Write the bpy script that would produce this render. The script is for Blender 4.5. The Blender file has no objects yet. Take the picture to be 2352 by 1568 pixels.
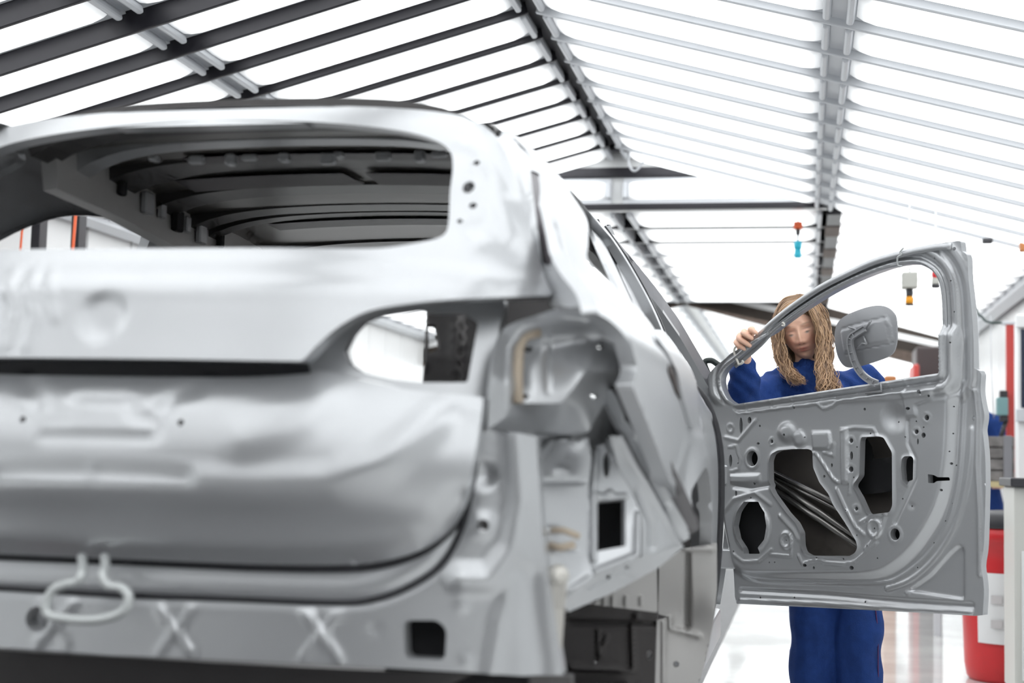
import bpy, bmesh, math, random
import numpy as np
from mathutils import Vector, Matrix
from mathutils.geometry import delaunay_2d_cdt
random.seed(7)
# ---------------------------------------------------------------- camera
IW, IH = 2352, 1568
FPX = IW*50.0/36.0
ROLL = .025
VPX, VPY = 1845.0, 1075.0          # where the hall axis (+Y) vanishes
HC = 1.05                          # lens height above the floor
def _axes():
    dx, dy = VPX-IW/2, VPY-IH/2
    x = dx*math.cos(ROLL)+dy*math.sin(ROLL); y = -dx*math.sin(ROLL)+dy*math.cos(ROLL)
    th = math.atan(y/FPX); ps = math.atan(x*math.cos(th)/FPX)
    w = np.array([-math.sin(ps)*math.cos(th), math.cos(ps)*math.cos(th), math.sin(th)])
    r0 = np.array([math.cos(ps), math.sin(ps), 0.]); u0 = np.cross(r0, w)
    return r0*math.cos(ROLL)+u0*math.sin(ROLL), -r0*math.sin(ROLL)+u0*math.cos(ROLL), w
AR, AU, AW = _axes()
CP = np.array([0., 0., HC])
scene = bpy.context.scene
col = scene.collection
cam_d = bpy.data.cameras.new('camera'); cam = bpy.data.objects.new('camera', cam_d); col.objects.link(cam)
cam_d.sensor_width = 36; cam_d.lens = 50; cam_d.clip_start = .05; cam_d.clip_end = 200
M = Matrix.Identity(4)
for i in range(3):
    M[i][0] = AR[i]; M[i][1] = AU[i]; M[i][2] = -AW[i]; M[i][3] = CP[i]
cam.matrix_world = M
cam_d.dof.use_dof = True; cam_d.dof.focus_distance = 4.85; cam_d.dof.aperture_fstop = 2.2
scene.camera = cam
scene.view_settings.view_transform = 'Standard'; scene.view_settings.look = 'None'
scene.view_settings.gamma = 1; scene.view_settings.use_curve_mapping = False
scene.view_settings.exposure = 0.31
scene.cycles.max_bounces = 5; scene.cycles.diffuse_bounces = 3; scene.cycles.glossy_bounces = 3; scene.cycles.transmission_bounces = 2
scene.cycles.use_adaptive_sampling = True; scene.cycles.adaptive_threshold = .05; scene.cycles.adaptive_min_samples = 12
# ---------------------------------------------------------------- world
wd = bpy.data.worlds.new('world'); scene.world = wd; wd.use_nodes = True
bg = wd.node_tree.nodes['Background']; bg.inputs[0].default_value = (.9, .95, 1, 1); bg.inputs[1].default_value = .35
LAMP = 2.0                         # radiance of the luminaires' diffusers
# ---------------------------------------------------------------- pixel -> place
def ray(u, v):
    u = np.asarray(u, float); v = np.asarray(v, float)
    return AR*((u-IW/2)/FPX)[..., None] - AU*((v-IH/2)/FPX)[..., None] + AW
def onY(u, v, y):
    d = ray(u, v); return CP + d*((np.asarray(y, float))/d[..., 1])[..., None]
def onX(u, v, x):
    d = ray(u, v); return CP + d*((np.asarray(x, float))/d[..., 0])[..., None]
def onZ(u, v, z):
    d = ray(u, v); return CP + d*((np.asarray(z, float)-HC)/d[..., 2])[..., None]
def px(p):
    q = np.asarray(p, float)-CP; c = q@AW
    return np.stack([IW/2+FPX*(q@AR)/c, IH/2-FPX*(q@AU)/c], -1)
def V(p): return Vector((float(p[0]), float(p[1]), float(p[2])))
# ---------------------------------------------------------------- materials
MAT = {}
def mat(name, colr, rough=.5, metal=0., noise=0., nscale=20., bump=0., bscale=60., spec=.5, emit=0., coat=0., sss=0., trans=0.):
    if name in MAT: return MAT[name]
    m = bpy.data.materials.new(name); m.use_nodes = True
    nt = m.node_tree; b = nt.nodes['Principled BSDF']
    b.inputs['Base Color'].default_value = (*colr, 1); b.inputs['Roughness'].default_value = rough
    b.inputs['Metallic'].default_value = metal; b.inputs['Specular IOR Level'].default_value = spec
    if coat: b.inputs['Coat Weight'].default_value = coat; b.inputs['Coat Roughness'].default_value = .08
    if sss:
        b.inputs['Subsurface Weight'].default_value = sss; b.inputs['Subsurface Radius'].default_value = (.01, .004, .002)
    if trans: b.inputs['Transmission Weight'].default_value = trans
    if emit:
        b.inputs['Emission Color'].default_value = (*colr, 1); b.inputs['Emission Strength'].default_value = emit
    if noise or bump:
        tc = nt.nodes.new('ShaderNodeTexCoord')
    if noise:
        n = nt.nodes.new('ShaderNodeTexNoise'); n.inputs['Scale'].default_value = nscale; n.inputs['Detail'].default_value = 4
        nt.links.new(tc.outputs['Object'], n.inputs['Vector'])
        r = nt.nodes.new('ShaderNodeValToRGB')
        r.color_ramp.elements[0].position = .3; r.color_ramp.elements[1].position = .7
        r.color_ramp.elements[0].color = (*[c*(1-noise) for c in colr], 1)
        r.color_ramp.elements[1].color = (*[min(1, c*(1+noise)) for c in colr], 1)
        nt.links.new(n.outputs['Fac'], r.inputs['Fac']); nt.links.new(r.outputs['Color'], b.inputs['Base Color'])
    if bump:
        n2 = nt.nodes.new('ShaderNodeTexNoise'); n2.inputs['Scale'].default_value = bscale; n2.inputs['Detail'].default_value = 3
        nt.links.new(tc.outputs['Object'], n2.inputs['Vector'])
        bp = nt.nodes.new('ShaderNodeBump'); bp.inputs['Strength'].default_value = bump; bp.inputs['Distance'].default_value = .01
        nt.links.new(n2.outputs['Fac'], bp.inputs['Height']); nt.links.new(bp.outputs['Normal'], b.inputs['Normal'])
    MAT[name] = m
    return m
# ---------------------------------------------------------------- object helpers
def mesh_obj(name, verts, faces, material, parent=None, smooth=True, mats=None, fm=None):
    me = bpy.data.meshes.new(name)
    me.from_pydata([tuple(map(float, v)) for v in verts], [], [tuple(map(int, f)) for f in faces])
    return link_mesh(name, me, material, parent, smooth)
def link_mesh(name, me, material, parent=None, smooth=True):
    if material is not None and not me.materials: me.materials.append(material)
    if smooth: me.polygons.foreach_set('use_smooth', [True]*len(me.polygons))
    me.update()
    o = bpy.data.objects.new(name, me); col.objects.link(o)
    if parent is not None:
        o.parent = parent
        o.matrix_parent_inverse = parent.matrix_world.inverted() if parent.type != 'EMPTY' or True else None
    return o
def bm_obj(name, bm, material, parent=None, smooth=False):
    me = bpy.data.meshes.new(name); bm.normal_update(); bm.to_mesh(me); bm.free()
    return link_mesh(name, me, material, parent, smooth)
def empty(name, loc=(0, 0, 0)):
    o = bpy.data.objects.new(name, None); col.objects.link(o); o.location = loc
    o.matrix_world = Matrix.Translation(Vector(tuple(map(float, loc)))); o.empty_display_size = .1
    return o
def tag(o, label=None, cat=None, group=None, kind=None):
    if label: o['label'] = label
    if cat: o['category'] = cat
    if group: o['group'] = group
    if kind: o['kind'] = kind
    return o
def bbox(bm, lo, hi, bev=0., seg=2, mtx=None):
    lo = Vector(tuple(map(float, lo))); hi = Vector(tuple(map(float, hi)))
    r = bmesh.ops.create_cube(bm, size=1.)
    vs = r['verts']; c = (lo+hi)/2; s = hi-lo
    for v in vs: v.co = Vector((v.co.x*s.x, v.co.y*s.y, v.co.z*s.z))+c
    if bev:
        es = list({e for v in vs for e in v.link_edges})
        rr = bmesh.ops.bevel(bm, geom=es, offset=bev, segments=seg, affect='EDGES', profile=.5)
        vs = list({v for f in rr['faces'] for v in f.verts} | {v for v in vs if v.is_valid})
    if mtx is not None:
        for v in vs: v.co = mtx @ v.co
    return vs
def box_obj(name, lo, hi, material, parent=None, bev=0., seg=2, mtx=None):
    bm = bmesh.new(); bbox(bm, lo, hi, bev, seg, mtx); return bm_obj(name, bm, material, parent)
def frames(pts, closed=False, up=None):
    P = [Vector(tuple(map(float, p))) for p in pts]; n = len(P); out = []
    prev = None
    for i in range(n):
        a = P[(i-1) % n] if (closed or i > 0) else P[i]; b = P[(i+1) % n] if (closed or i < n-1) else P[i]
        t = (b-a).normalized()
        if up is not None: s = Vector(up).cross(t)
        elif prev is None: s = t.orthogonal()
        else: s = prev - t*prev.dot(t)
        if s.length < 1e-6: s = t.orthogonal()
        s.normalize(); prev = s
        out.append((P[i], t, s, t.cross(s)))
    return out
def sweep(pts, prof, closed=False, up=None, cap=True, scale=None):
    """profile (list of (a,b)) swept along pts -> verts, faces; a along s, b along t x s"""
    fr = frames(pts, closed, up); m = len(prof); vs = []; fs = []
    for i, (p, t, s, w) in enumerate(fr):
        k = 1 if scale is None else scale[i]
        for a, b in prof: vs.append(p+s*(a*k)+w*(b*k))
    n = len(fr)
    for i in range(n if closed else n-1):
        j = (i+1) % n
        for k in range(m):
            l = (k+1) % m; fs.append((i*m+k, i*m+l, j*m+l, j*m+k))
    if cap and not closed:
        fs.append(tuple(range(m-1, -1, -1))); fs.append(tuple(range((n-1)*m, n*m)))
    return vs, fs
def circ(r, n=8, ry=None): return [(r*math.cos(2*math.pi*k/n), (ry or r)*math.sin(2*math.pi*k/n)) for k in range(n)]
def tube_obj(name, pts, r, material, parent=None, n=8, closed=False, scale=None, ry=None, up=None):
    v, f = sweep(pts, circ(r, n, ry), closed, up, True, scale); return mesh_obj(name, v, f, material, parent)
def cr(pts, n=6, closed=False):
    """Catmull-Rom through points (any dimension)"""
    P = np.array(pts, float); k = len(P); out = []
    if k < 3: return P
    rng = range(k if closed else k-1)
    for i in rng:
        p1 = P[i]; p2 = P[(i+1) % k]
        p0 = P[(i-1) % k] if (closed or i > 0) else 2*p1-p2
        p3 = P[(i+2) % k] if (closed or i < k-2) else 2*p2-p1
        for j in range(n):
            t = j/n
            out.append(.5*((2*p1)+(-p0+p2)*t+(2*p0-5*p1+4*p2-p3)*t*t+(-p0+3*p1-3*p2+p3)*t**3))
    if not closed: out.append(P[-1])
    return np.array(out)
def lathe(prof, n=16, mtx=None):
    """prof [(r,z)] -> verts, faces"""
    vs = []; fs = []
    for r, z in prof:
        for k in range(n): vs.append(Vector((r*math.cos(2*math.pi*k/n), r*math.sin(2*math.pi*k/n), z)))
    for i in range(len(prof)-1):
        for k in range(n):
            l = (k+1) % n; fs.append((i*n+k, i*n+l, (i+1)*n+l, (i+1)*n+k))
    fs.append(tuple(range(n-1, -1, -1))); fs.append(tuple(range((len(prof)-1)*n, len(prof)*n)))
    if mtx is not None: vs = [mtx @ v for v in vs]
    return vs, fs
def join(parts):
    V_, F_ = [], []
    for v, f in parts:
        o = len(V_); V_ += list(v); F_ += [tuple(i+o for i in q) for q in f]
    return V_, F_
ORD = ['first', 'second', 'third', 'fourth', 'fifth', 'sixth', 'seventh', 'eighth', 'ninth', 'tenth', 'eleventh', 'twelfth',
       'thirteenth', 'fourteenth', 'fifteenth', 'sixteenth', 'seventeenth', 'eighteenth', 'nineteenth', 'twentieth']
def ordn(i):
    if i < 20: return ORD[i]
    return ['twenty', 'thirty', 'forty', 'fifty'][(i+1)//10-2] + ('-'+ORD[(i+1) % 10-1] if (i+1) % 10 else 'th' )
# ================================================================ THE HALL
XR, ZR = -1.235, HC+2.1            # ridge of the lamp ceiling
SL = .27                           # fall of both ceiling slopes
XW = 1.62                          # right wall
XL = 2*XR-XW                       # left wall
Y0, YG, YE, YB = -4.6, 9.45, 15.0, 30.0   # hall start, end of gable ceiling, end of flat ceiling, back wall
ZF = HC+1.72                       # flat ceiling
zslope = lambda x: ZR-SL*abs(x-XR)
ZWALL = zslope(XW)
m_white = mat('white_panel', (.90, .91, .91), .35)
m_grey = mat('grey_metal_channel', (.66, .68, .71), .4, .2)
m_black = mat('black_gap', (.012, .012, .016), .5)
m_diff = mat('lamp_diffuser', (.97, .99, 1.), .4, emit=LAMP)
m_brown = mat('brown_timber', (.10, .07, .055), .6, noise=.3)
# glossy light floor with worn dull patches
mf = bpy.data.materials.new('glossy_light_floor'); mf.use_nodes = True
nt = mf.node_tree; b = nt.nodes['Principled BSDF']
tc = nt.nodes.new('ShaderNodeTexCoord'); nz = nt.nodes.new('ShaderNodeTexNoise'); nz.inputs['Scale'].default_value = 2.2; nz.inputs['Detail'].default_value = 8
rp = nt.nodes.new('ShaderNodeValToRGB'); rp.color_ramp.elements[0].position = .38; rp.color_ramp.elements[1].position = .62
rp.color_ramp.elements[0].color = (.68, .68, .67, 1); rp.color_ramp.elements[1].color = (.80, .80, .79, 1)
rr = nt.nodes.new('ShaderNodeMapRange'); rr.inputs['To Min'].default_value = .0; rr.inputs['To Max'].default_value = .16
nt.links.new(tc.outputs['Object'], nz.inputs['Vector']); nt.links.new(nz.outputs['Fac'], rp.inputs['Fac'])
nt.links.new(nz.outputs['Fac'], rr.inputs['Value']); nt.links.new(rr.outputs['Result'], b.inputs['Roughness'])
nt.links.new(rp.outputs['Color'], b.inputs['Base Color'])
fl = box_obj('floor', (XL-.5, Y0-.5, -.1), (XW+4.5, YB+.5, 0), mf); tag(fl, kind='structure')
ft = box_obj('floor_darkener', (XR-1.15, Y0, -.01), (-.47, YE, .004), mat('floor_darkener_black', (.045, .045, .05), .45, .3, noise=.3)); tag(ft, kind='structure')  # unseen dark strip added so tailgate and cabin get less light from below
# outer ceiling skins (dark, seen only through the joints between the lamps)
def slab(name, pts, m, th=.06, up=(0, 0, 1)):
    up = Vector(up)*th; n = len(pts)
    vs = [Vector(p) for p in pts]+[Vector(p)+up for p in pts]
    fs = [tuple(range(n-1, -1, -1)), tuple(range(n, 2*n))]+[(i, (i+1) % n, (i+1) % n+n, i+n) for i in range(n)]
    return mesh_obj(name, vs, fs, m, None, False)
ce = slab('ceiling', [(XR, Y0, ZR+.22), (XW+.1, Y0, ZWALL+.22), (XW+.1, YE, ZWALL+.22), (XR, YE, ZR+.22)], m_black); tag(ce, kind='structure')
ce = slab('ceiling', [(XL-.1, Y0, ZWALL+.22), (XR, Y0, ZR+.22), (XR, YE, ZR+.22), (XL-.1, YE, ZWALL+.22)], m_black); tag(ce, kind='structure')
# walls: white vertical panels with joints
def wall(name, x, side, y0, y1, z1, step=.55):
    w = box_obj(name, (min(x, x+side*.08), y0, 0), (max(x, x+side*.08), y1, z1), mat('wall_joint_grey', (.40, .42, .43), .5)); tag(w, kind='structure')
    y = y0; k = 0; me = None
    while y < y1-.05:
        if me is None:
            p = box_obj('panel', (0, 0, 0), (.018, step-.022, z1-.14), m_white, w, .006, 1); me = p.data
        else:
            p = bpy.data.objects.new('panel', me); col.objects.link(p); p.parent = w
        p.location = (x-side*.018 if side > 0 else x, y+.011, .1)
        y += step
    return w
wall('wall_right', XW, 1, Y0, YB, ZWALL+.1)
wall('wall_left', XL, -1, Y0, YB, ZWALL+.1)
wb = box_obj('wall_back', (XL-.1, YB, 0), (XW+.1, YB+.1, 4), m_white); tag(wb, kind='structure')
wf = box_obj('wall_front', (XL-.1, Y0-.1, 0), (XW+.1, Y0, 4), mat('grey_end_wall', (.05, .05, .055), .6)); tag(wf, kind='structure')  # unseen behind the lens, kept dark to darken the rear panel's reflections
# ---- luminaires: grey tray, glowing diffuser with rounded ends, two end caps
def lamp_mesh(L, Wd):
    """local: x along the lamp 0..L, y across 0..Wd, z up; hangs below z=0"""
    def trough(x0, x1, w0, w1, d, n=5):
        vs = []; fs = []
        xs = [x0, x0+.03, x0+.08, x1-.08, x1-.03, x1]; ks = [.55, .85, 1, 1, .85, .55]
        for x, k in zip(xs, ks):
            for j in range(n):
                a = math.pi*j/(n-1)
                vs.append((x, (w0+w1)/2-(w1-w0)/2*math.cos(a)*(.9+.1*k), -d*k*(math.sin(a)**.5 if 0 < j < n-1 else 0)))
        for i in range(5):
            for j in range(n-1): fs.append((i*n+j, i*n+j+1, (i+1)*n+j+1, (i+1)*n+j))
        fs.append(tuple(range(n-1, -1, -1))); fs.append(tuple(range(5*n, 6*n)))
        return vs, fs
    d = bpy.data.meshes.new('diffuser'); v, f = trough(.035, L-.035, .02, Wd-.02, .045); d.from_pydata(v, [], f); d.materials.append(m_diff)
    d.polygons.foreach_set('use_smooth', [True]*len(d.polygons)); d.update()
    bm = bmesh.new(); bbox(bm, (0, 0, -.012), (L, Wd, .05)); h = bpy.data.meshes.new('housing'); bm.to_mesh(h); bm.free(); h.materials.append(m_grey)
    bm = bmesh.new(); bbox(bm, (0, .03, -.05), (.03, Wd-.03, -.012), .012, 2); e = bpy.data.meshes.new('end_cap'); bm.to_mesh(e); bm.free(); e.materials.append(m_grey)
    return d, h, e
def place_lamp(ms, L, mtx, label, group):
    o = empty('ceiling_lamp'); o.matrix_world = mtx; tag(o, label, 'lamp', group)
    for nm, me, x in (('housing', ms[1], 0), ('diffuser', ms[0], 0), ('end_cap', ms[2], 0), ('end_cap', ms[2], L-.03)):
        c = bpy.data.objects.new(nm, me); col.objects.link(c); c.parent = o; c.location = (x, 0, 0)
    return o
ca = 1/math.sqrt(1+SL*SL); sa = SL*ca
PITCH = .40; WD = .372
L1, L2 = 1.33, 1.40
ms1 = lamp_mesh(L1, WD); ms2 = lamp_mesh(L2, WD)
def slope_mtx(side, s, y):
    # origin s metres down the slope from the ridge; x local runs down the slope
    ex = Vector((side*ca, 0, -sa)); ey = Vector((0, 1, 0)); ez = ex.cross(ey)
    if ez.z < 0: ez = -ez
    o = Vector((XR, y, ZR))+ex*s
    m = Matrix(((ex.x, ey.x, ez.x, o.x), (ex.y, ey.y, ez.y, o.y), (ex.z, ey.z, ez.z, o.z), (0, 0, 0, 1)))
    return m
k = 0
y = YG-.38
while y > Y0:
    for side, nm in ((1, 'right'), (-1, 'left')):
        far = side < 0
        if y < YG:
            place_lamp(ms1, L1, slope_mtx(side, .05, y), 'white lamp beside the ridge, %s slope, %s row from the gable' % (nm, ordn(k)), 'lamps on the gable ceiling')
            place_lamp(ms2, L2, slope_mtx(side, .05+L1+.06, y), 'white lamp beside the %s wall, %s row before the gable' % (nm, ordn(k)), 'lamps on the gable ceiling')
    k += 1; y -= PITCH
# the diffusers fade towards their rims (tubes inside a shallow trough)
nt = m_diff.node_tree; b = nt.nodes['Principled BSDF']
tc = nt.nodes.new('ShaderNodeTexCoord'); sp = nt.nodes.new('ShaderNodeSeparateXYZ'); nt.links.new(tc.outputs['Generated'], sp.inputs[0])
def rampnode(src, stops):
    r = nt.nodes.new('ShaderNodeValToRGB'); r.color_ramp.interpolation = 'EASE'
    while len(r.color_ramp.elements) < len(stops): r.color_ramp.elements.new(.5)
    for e, (p, c) in zip(r.color_ramp.elements, stops): e.position = p; e.color = (c, c, c, 1)
    nt.links.new(src, r.inputs['Fac']); return r
ra = rampnode(sp.outputs['Y'], [(0, .22), (.04, .28), (.30, 1), (.88, 1), (.97, .4), (1, .22)])
rb = rampnode(sp.outputs['X'], [(0, .12), (.015, .2), (.07, 1), (.93, 1), (.985, .2), (1, .12)])
mu = nt.nodes.new('ShaderNodeMath'); mu.operation = 'MULTIPLY'; nt.links.new(ra.outputs[0], mu.inputs[0]); nt.links.new(rb.outputs[0], mu.inputs[1])
mu2 = nt.nodes.new('ShaderNodeMath'); mu2.operation = 'MULTIPLY'; nt.links.new(mu.outputs[0], mu2.inputs[0]); mu2.inputs[1].default_value = LAMP
nt.links.new(mu2.outputs[0], b.inputs['Emission Strength'])
# joint bars between the lamp rows: deep black ones on the left slope near the lens, thin grey ones elsewhere
m_bar = mat('black_painted_steel', (.016, .015, .02), .35, .2)
LS = .05+L1+.06+L2
k = 0; y = YG-.38
while y > Y0:
    yb = y-(PITCH-WD)/2
    for side, nm in ((1, 'right'), (-1, 'left')):
        dep = .0
        if side < 0: dep = float(np.interp(yb, [5.0, 5.35, 5.72, 6.18, 6.65, 7.2], [.05, .034, .016, .002, -.006, -.01]))
        mt = slope_mtx(side, .0, yb)
        o = box_obj('joint_bar', (.03, -.010, -.047-dep), (LS, .010, .04), m_bar if side < 0 else m_grey, None, .004, 1); o.matrix_world = mt
        tag(o, '%s bar between lamp rows, %s slope, %s from the gable' % ('black' if side < 0 else 'thin grey', nm, ordn(k)), 'ceiling bar', 'bars between the ceiling lamps')
    k += 1; y -= PITCH
# ridge beam (black) and the grey channels over the joints between lamps of a row
o = box_obj('trim_1', (XR-.05, Y0, ZR+.0), (XR+.05, YG, ZR+.12), m_black); tag(o, kind='structure')
for i, side in enumerate((1, -1)):
    o = box_obj('trim_%d' % (i+2), (0, 0, -.02 if side > 0 else .0), (.06, YG-Y0, .05), m_grey); o.matrix_world = slope_mtx(side, .05+L1, Y0); tag(o, kind='structure')
    o = box_obj('trim_%d' % (i+4), (0, 0, -.07), (.09, YB-Y0, .03), m_grey); o.matrix_world = slope_mtx(side, LS-.02, Y0); tag(o, kind='structure')
# gable face where the ceiling drops to the flat part
zb = ZF
xa = XR-(ZR-zb)/SL; xb = XR+(ZR-zb)/SL
g = slab('wall_gable', [(xa-.1, YG, zb-.02), (xb+.1, YG, zb-.02), (XR, YG, ZR+.1)], m_white, .05, (0, 1, 0)); tag(g, kind='structure')
z1 = HC+1.925
o = box_obj('gable_beam', (XR-(ZR-z1)/SL+.05, YG-.05, z1), (XR+(ZR-z1)/SL-.02, YG, z1+.065), m_bar, None, .006); tag(o, 'black horizontal beam across the gable face above the flat lamps', 'beam')
o = box_obj('gable_beam', (xa, YG-.06, zb-.02), (xb+.03, YG, zb+.02), m_bar, None, .006); tag(o, 'thin black beam along the lower edge of the gable face', 'beam')
gl = z1-zb-.03
msg1 = lamp_mesh(1.15, gl)
for x0, nm in ((XR-1.2, 'left of'), (XR+.03, 'right of')):
    place_lamp(msg1, 1.15, Matrix(((1, 0, 0, x0), (0, 0, 1, YG-.012), (0, 1, 0, zb+.025), (0, 0, 0, 1))), 'white lamp panel between the two black gable beams, %s its middle joint' % nm, 'lamps on the gable face')
# black bracket hanging at the ridge end with a wire loop
br = empty('ridge_bracket', (XR, YG-.15, ZR)); tag(br, 'black bracket with a hanging pale hook at the end of the ridge', 'bracket')
box_obj('plate', (XR-.02, YG-.35, ZR-.06), (XR+.2, YG-.28, ZR-.02), m_bar, br, .006)
tube_obj('hook', cr([(XR+.1, YG-.3, ZR-.04), (XR+.1, YG-.3, ZR-.14), (XR+.14, YG-.3, ZR-.19), (XR+.2, YG-.3, ZR-.12), (XR+.21, YG-.3, ZR-.03)], 5), .008, m_grey, br)
# ---- flat part
FP = .66; FW = .60
xfr = xb-.04
msf = lamp_mesh(1.32, FW); msf2 = lamp_mesh(xfr-XR-.06, FW)
y = YG+.05; k = 0
RIDGE2 = XR+.02
while y < YE-.3:
    fm = lambda x: Matrix(((1, 0, 0, x), (0, 1, 0, y), (0, 0, 1, ZF), (0, 0, 0, 1)))
    Lr = xfr-XR-.06
    place_lamp(msf2, Lr, fm(XR+.04), 'wide lamp on the flat ceiling, right half, %s row behind the gable' % ordn(k), 'lamps on the flat ceiling')
    place_lamp(msf2, Lr, fm(XR-.04-Lr), 'wide lamp on the flat ceiling, left half, %s row behind the gable' % ordn(k), 'lamps on the flat ceiling')
    o = box_obj('joint_bar', (xa, y+FW, ZF-.03), (xb, y+FW+.05, ZF+.05), m_bar if k < 2 else m_grey); tag(o, 'cross bar between the wide lamps of the flat ceiling, %s behind the gable' % ordn(k), 'ceiling bar', 'bars between the ceiling lamps')
    y += FP; k += 1
# sloping lamps beside the walls go on past the gable
y = YG+.02; k = 0
while y < YB-.5:
    for side, nm in ((1, 'right'), (-1, 'left')):
        place_lamp(ms2, L2, slope_mtx(side, .05+L1+.06, y), 'white sloping lamp beside the %s wall, %s row behind the gable' % (nm, ordn(k)), 'lamps on the sloping edges behind the gable')
    y += PITCH; k += 1
# dark longitudinal beams between flat lamps and sloping lamps, with timber blocks
for side, nm in ((1, 'right'), (-1, 'left')):
    bx_ = XR+side*(xb-XR)
    o = empty('longitudinal_beam', (bx_, YG, ZF)); tag(o, 'dark beam running back along the %s edge of the flat ceiling' % nm, 'beam')
    box_obj('beam', (bx_-.03, YG, ZF-.06), (bx_+.06, YB, ZF+.05), m_bar, o)
    for q in range(6):
        yy = YG+.45+q*1.05
        box_obj('block', (bx_-.035, yy, ZF-.066), (bx_+.065, yy+.42, ZF-.03), m_brown, o)
# far gable: brown rafters and a bright ceiling behind
for side, nm in ((1, 'right'), (-1, 'left')):
    p0 = Vector((XR+side*.04, YE-.12, ZF-.05)); p1 = Vector((XR+side*2.8, YE-.12, ZF-.70))
    vs, fs = sweep([p0, p1], [(-.03, -.05), (.03, -.05), (.03, .05), (-.03, .05)], up=(0, 1, 0), scale=[.3, 2.0 if side > 0 else .6])
    o = mesh_obj('far_rafter', vs, fs, m_brown, None, False); tag(o, 'brown rafter of the far gable falling to the %s' % nm, 'rafter')
    sl = slab('ceiling', [(XR, YE, ZF+.1), (XR+side*3.3, YE, ZF-.62), (XR+side*3.3, YB, ZF-.62), (XR, YB, ZF+.1)], m_white); tag(sl, kind='structure')
for i, side in enumerate((1, -1)):
    w_ = slab('wall_far_gable', [(XR, YE+.01, ZF+.12), (XR+side*3.2, YE+.01, ZF+.12), (XR+side*3.2, YE+.01, ZF-.80), (XR, YE+.01, ZF-.03)], mat('brown_grey_board', (.035, .026, .02), .7), .03, (0, 1, 0)); tag(w_, kind='structure')
y = YE+.15; k = 0
msb = lamp_mesh(2.6, .75)
while y < YB-1:
    for side, nm in ((1, 'right'), (-1, 'left')):
        ex = Vector((side*3.1, 0, -.74)).normalized(); ey = Vector((0, 1, 0)); ez = ex.cross(ey); ez = -ez if ez.z < 0 else ez
        oo = Vector((XR, y, ZF+.06))+ex*.08
        place_lamp(msb, 2.6, Matrix(((ex.x, ey.x, ez.x, oo.x), (ex.y, ey.y, ez.y, oo.y), (ex.z, ey.z, ez.z, oo.z), (0, 0, 0, 1))), 'broad lamp under the far gable roof, %s side, %s row' % (nm, ordn(k)), 'lamps of the far gable roof')
    y += .82; k += 1
# ================================================================ PRESSED SHEET TOOLS
def sst(x): x = np.clip(x, 0, 1); return x*x*(3-2*x)
def seg_dist(A, B, poly, closed):
    P = np.asarray(poly, float); n = len(P); best = np.full(np.shape(A), 1e9)
    for i in range(n if closed else n-1):
        p = P[i]; q = P[(i+1) % n]; d = q-p; L = d@d+1e-18
        t = np.clip(((A-p[0])*d[0]+(B-p[1])*d[1])/L, 0, 1)
        best = np.minimum(best, (A-p[0]-t*d[0])**2+(B-p[1]-t*d[1])**2)
    return np.sqrt(best)
def inside(A, B, poly):
    P = np.asarray(poly, float); r = np.zeros(np.shape(A), bool); n = len(P); j = n-1
    for i in range(n):
        xi, yi = P[i]; xj, yj = P[j]
        if yi != yj:
            c = ((yi > B) != (yj > B)) & (A < (xj-xi)*(B-yi)/(yj-yi)+xi); r ^= c
        j = i
    return r
def ridge(poly, w, h, closed=False): return lambda A, B: h*sst(1-seg_dist(A, B, poly, closed)/w)
def plate(poly, h, bev):
    def f(A, B):
        d = seg_dist(A, B, poly, True); s = np.where(inside(A, B, poly), d, -d); return h*sst(s/bev+.5)
    return f
def bump(c, rx, h, ry=None, flat=0.):
    ry = ry or rx
    return lambda A, B: h*sst((1-np.sqrt(((A-c[0])/rx)**2+((B-c[1])/ry)**2))/(1-flat))
def densify(P, step, closed=True):
    P = np.asarray(P, float); out = []; n = len(P)
    for i in range(n if closed else n-1):
        a = P[i]; b = P[(i+1) % n]; k = max(1, int(math.ceil(np.linalg.norm(b-a)/step)))
        for j in range(k): out.append(a+(b-a)*j/k)
    if not closed: out.append(P[-1])
    return np.array(out)
def rnd(P, r, n=4):
    """round the corners of a closed polygon"""
    P = np.asarray(P, float); out = []; k = len(P)
    for i in range(k):
        p = P[i]; a = P[i-1]-p; b = P[(i+1) % k]-p; la = np.linalg.norm(a); lb = np.linalg.norm(b)
        rr_ = min(r, la*.45, lb*.45); s = p+a/la*rr_; e = p+b/lb*rr_
        for j in range(n+1):
            t = j/n; out.append((1-t)**2*s+2*t*(1-t)*p+t*t*e)
    return np.array(out)
def circle(c, r, n=12, ry=None, rot=0.):
    return np.array([(c[0]+r*math.cos(2*math.pi*k/n+rot), c[1]+(ry or r)*math.sin(2*math.pi*k/n+rot)) for k in range(n)])
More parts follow.
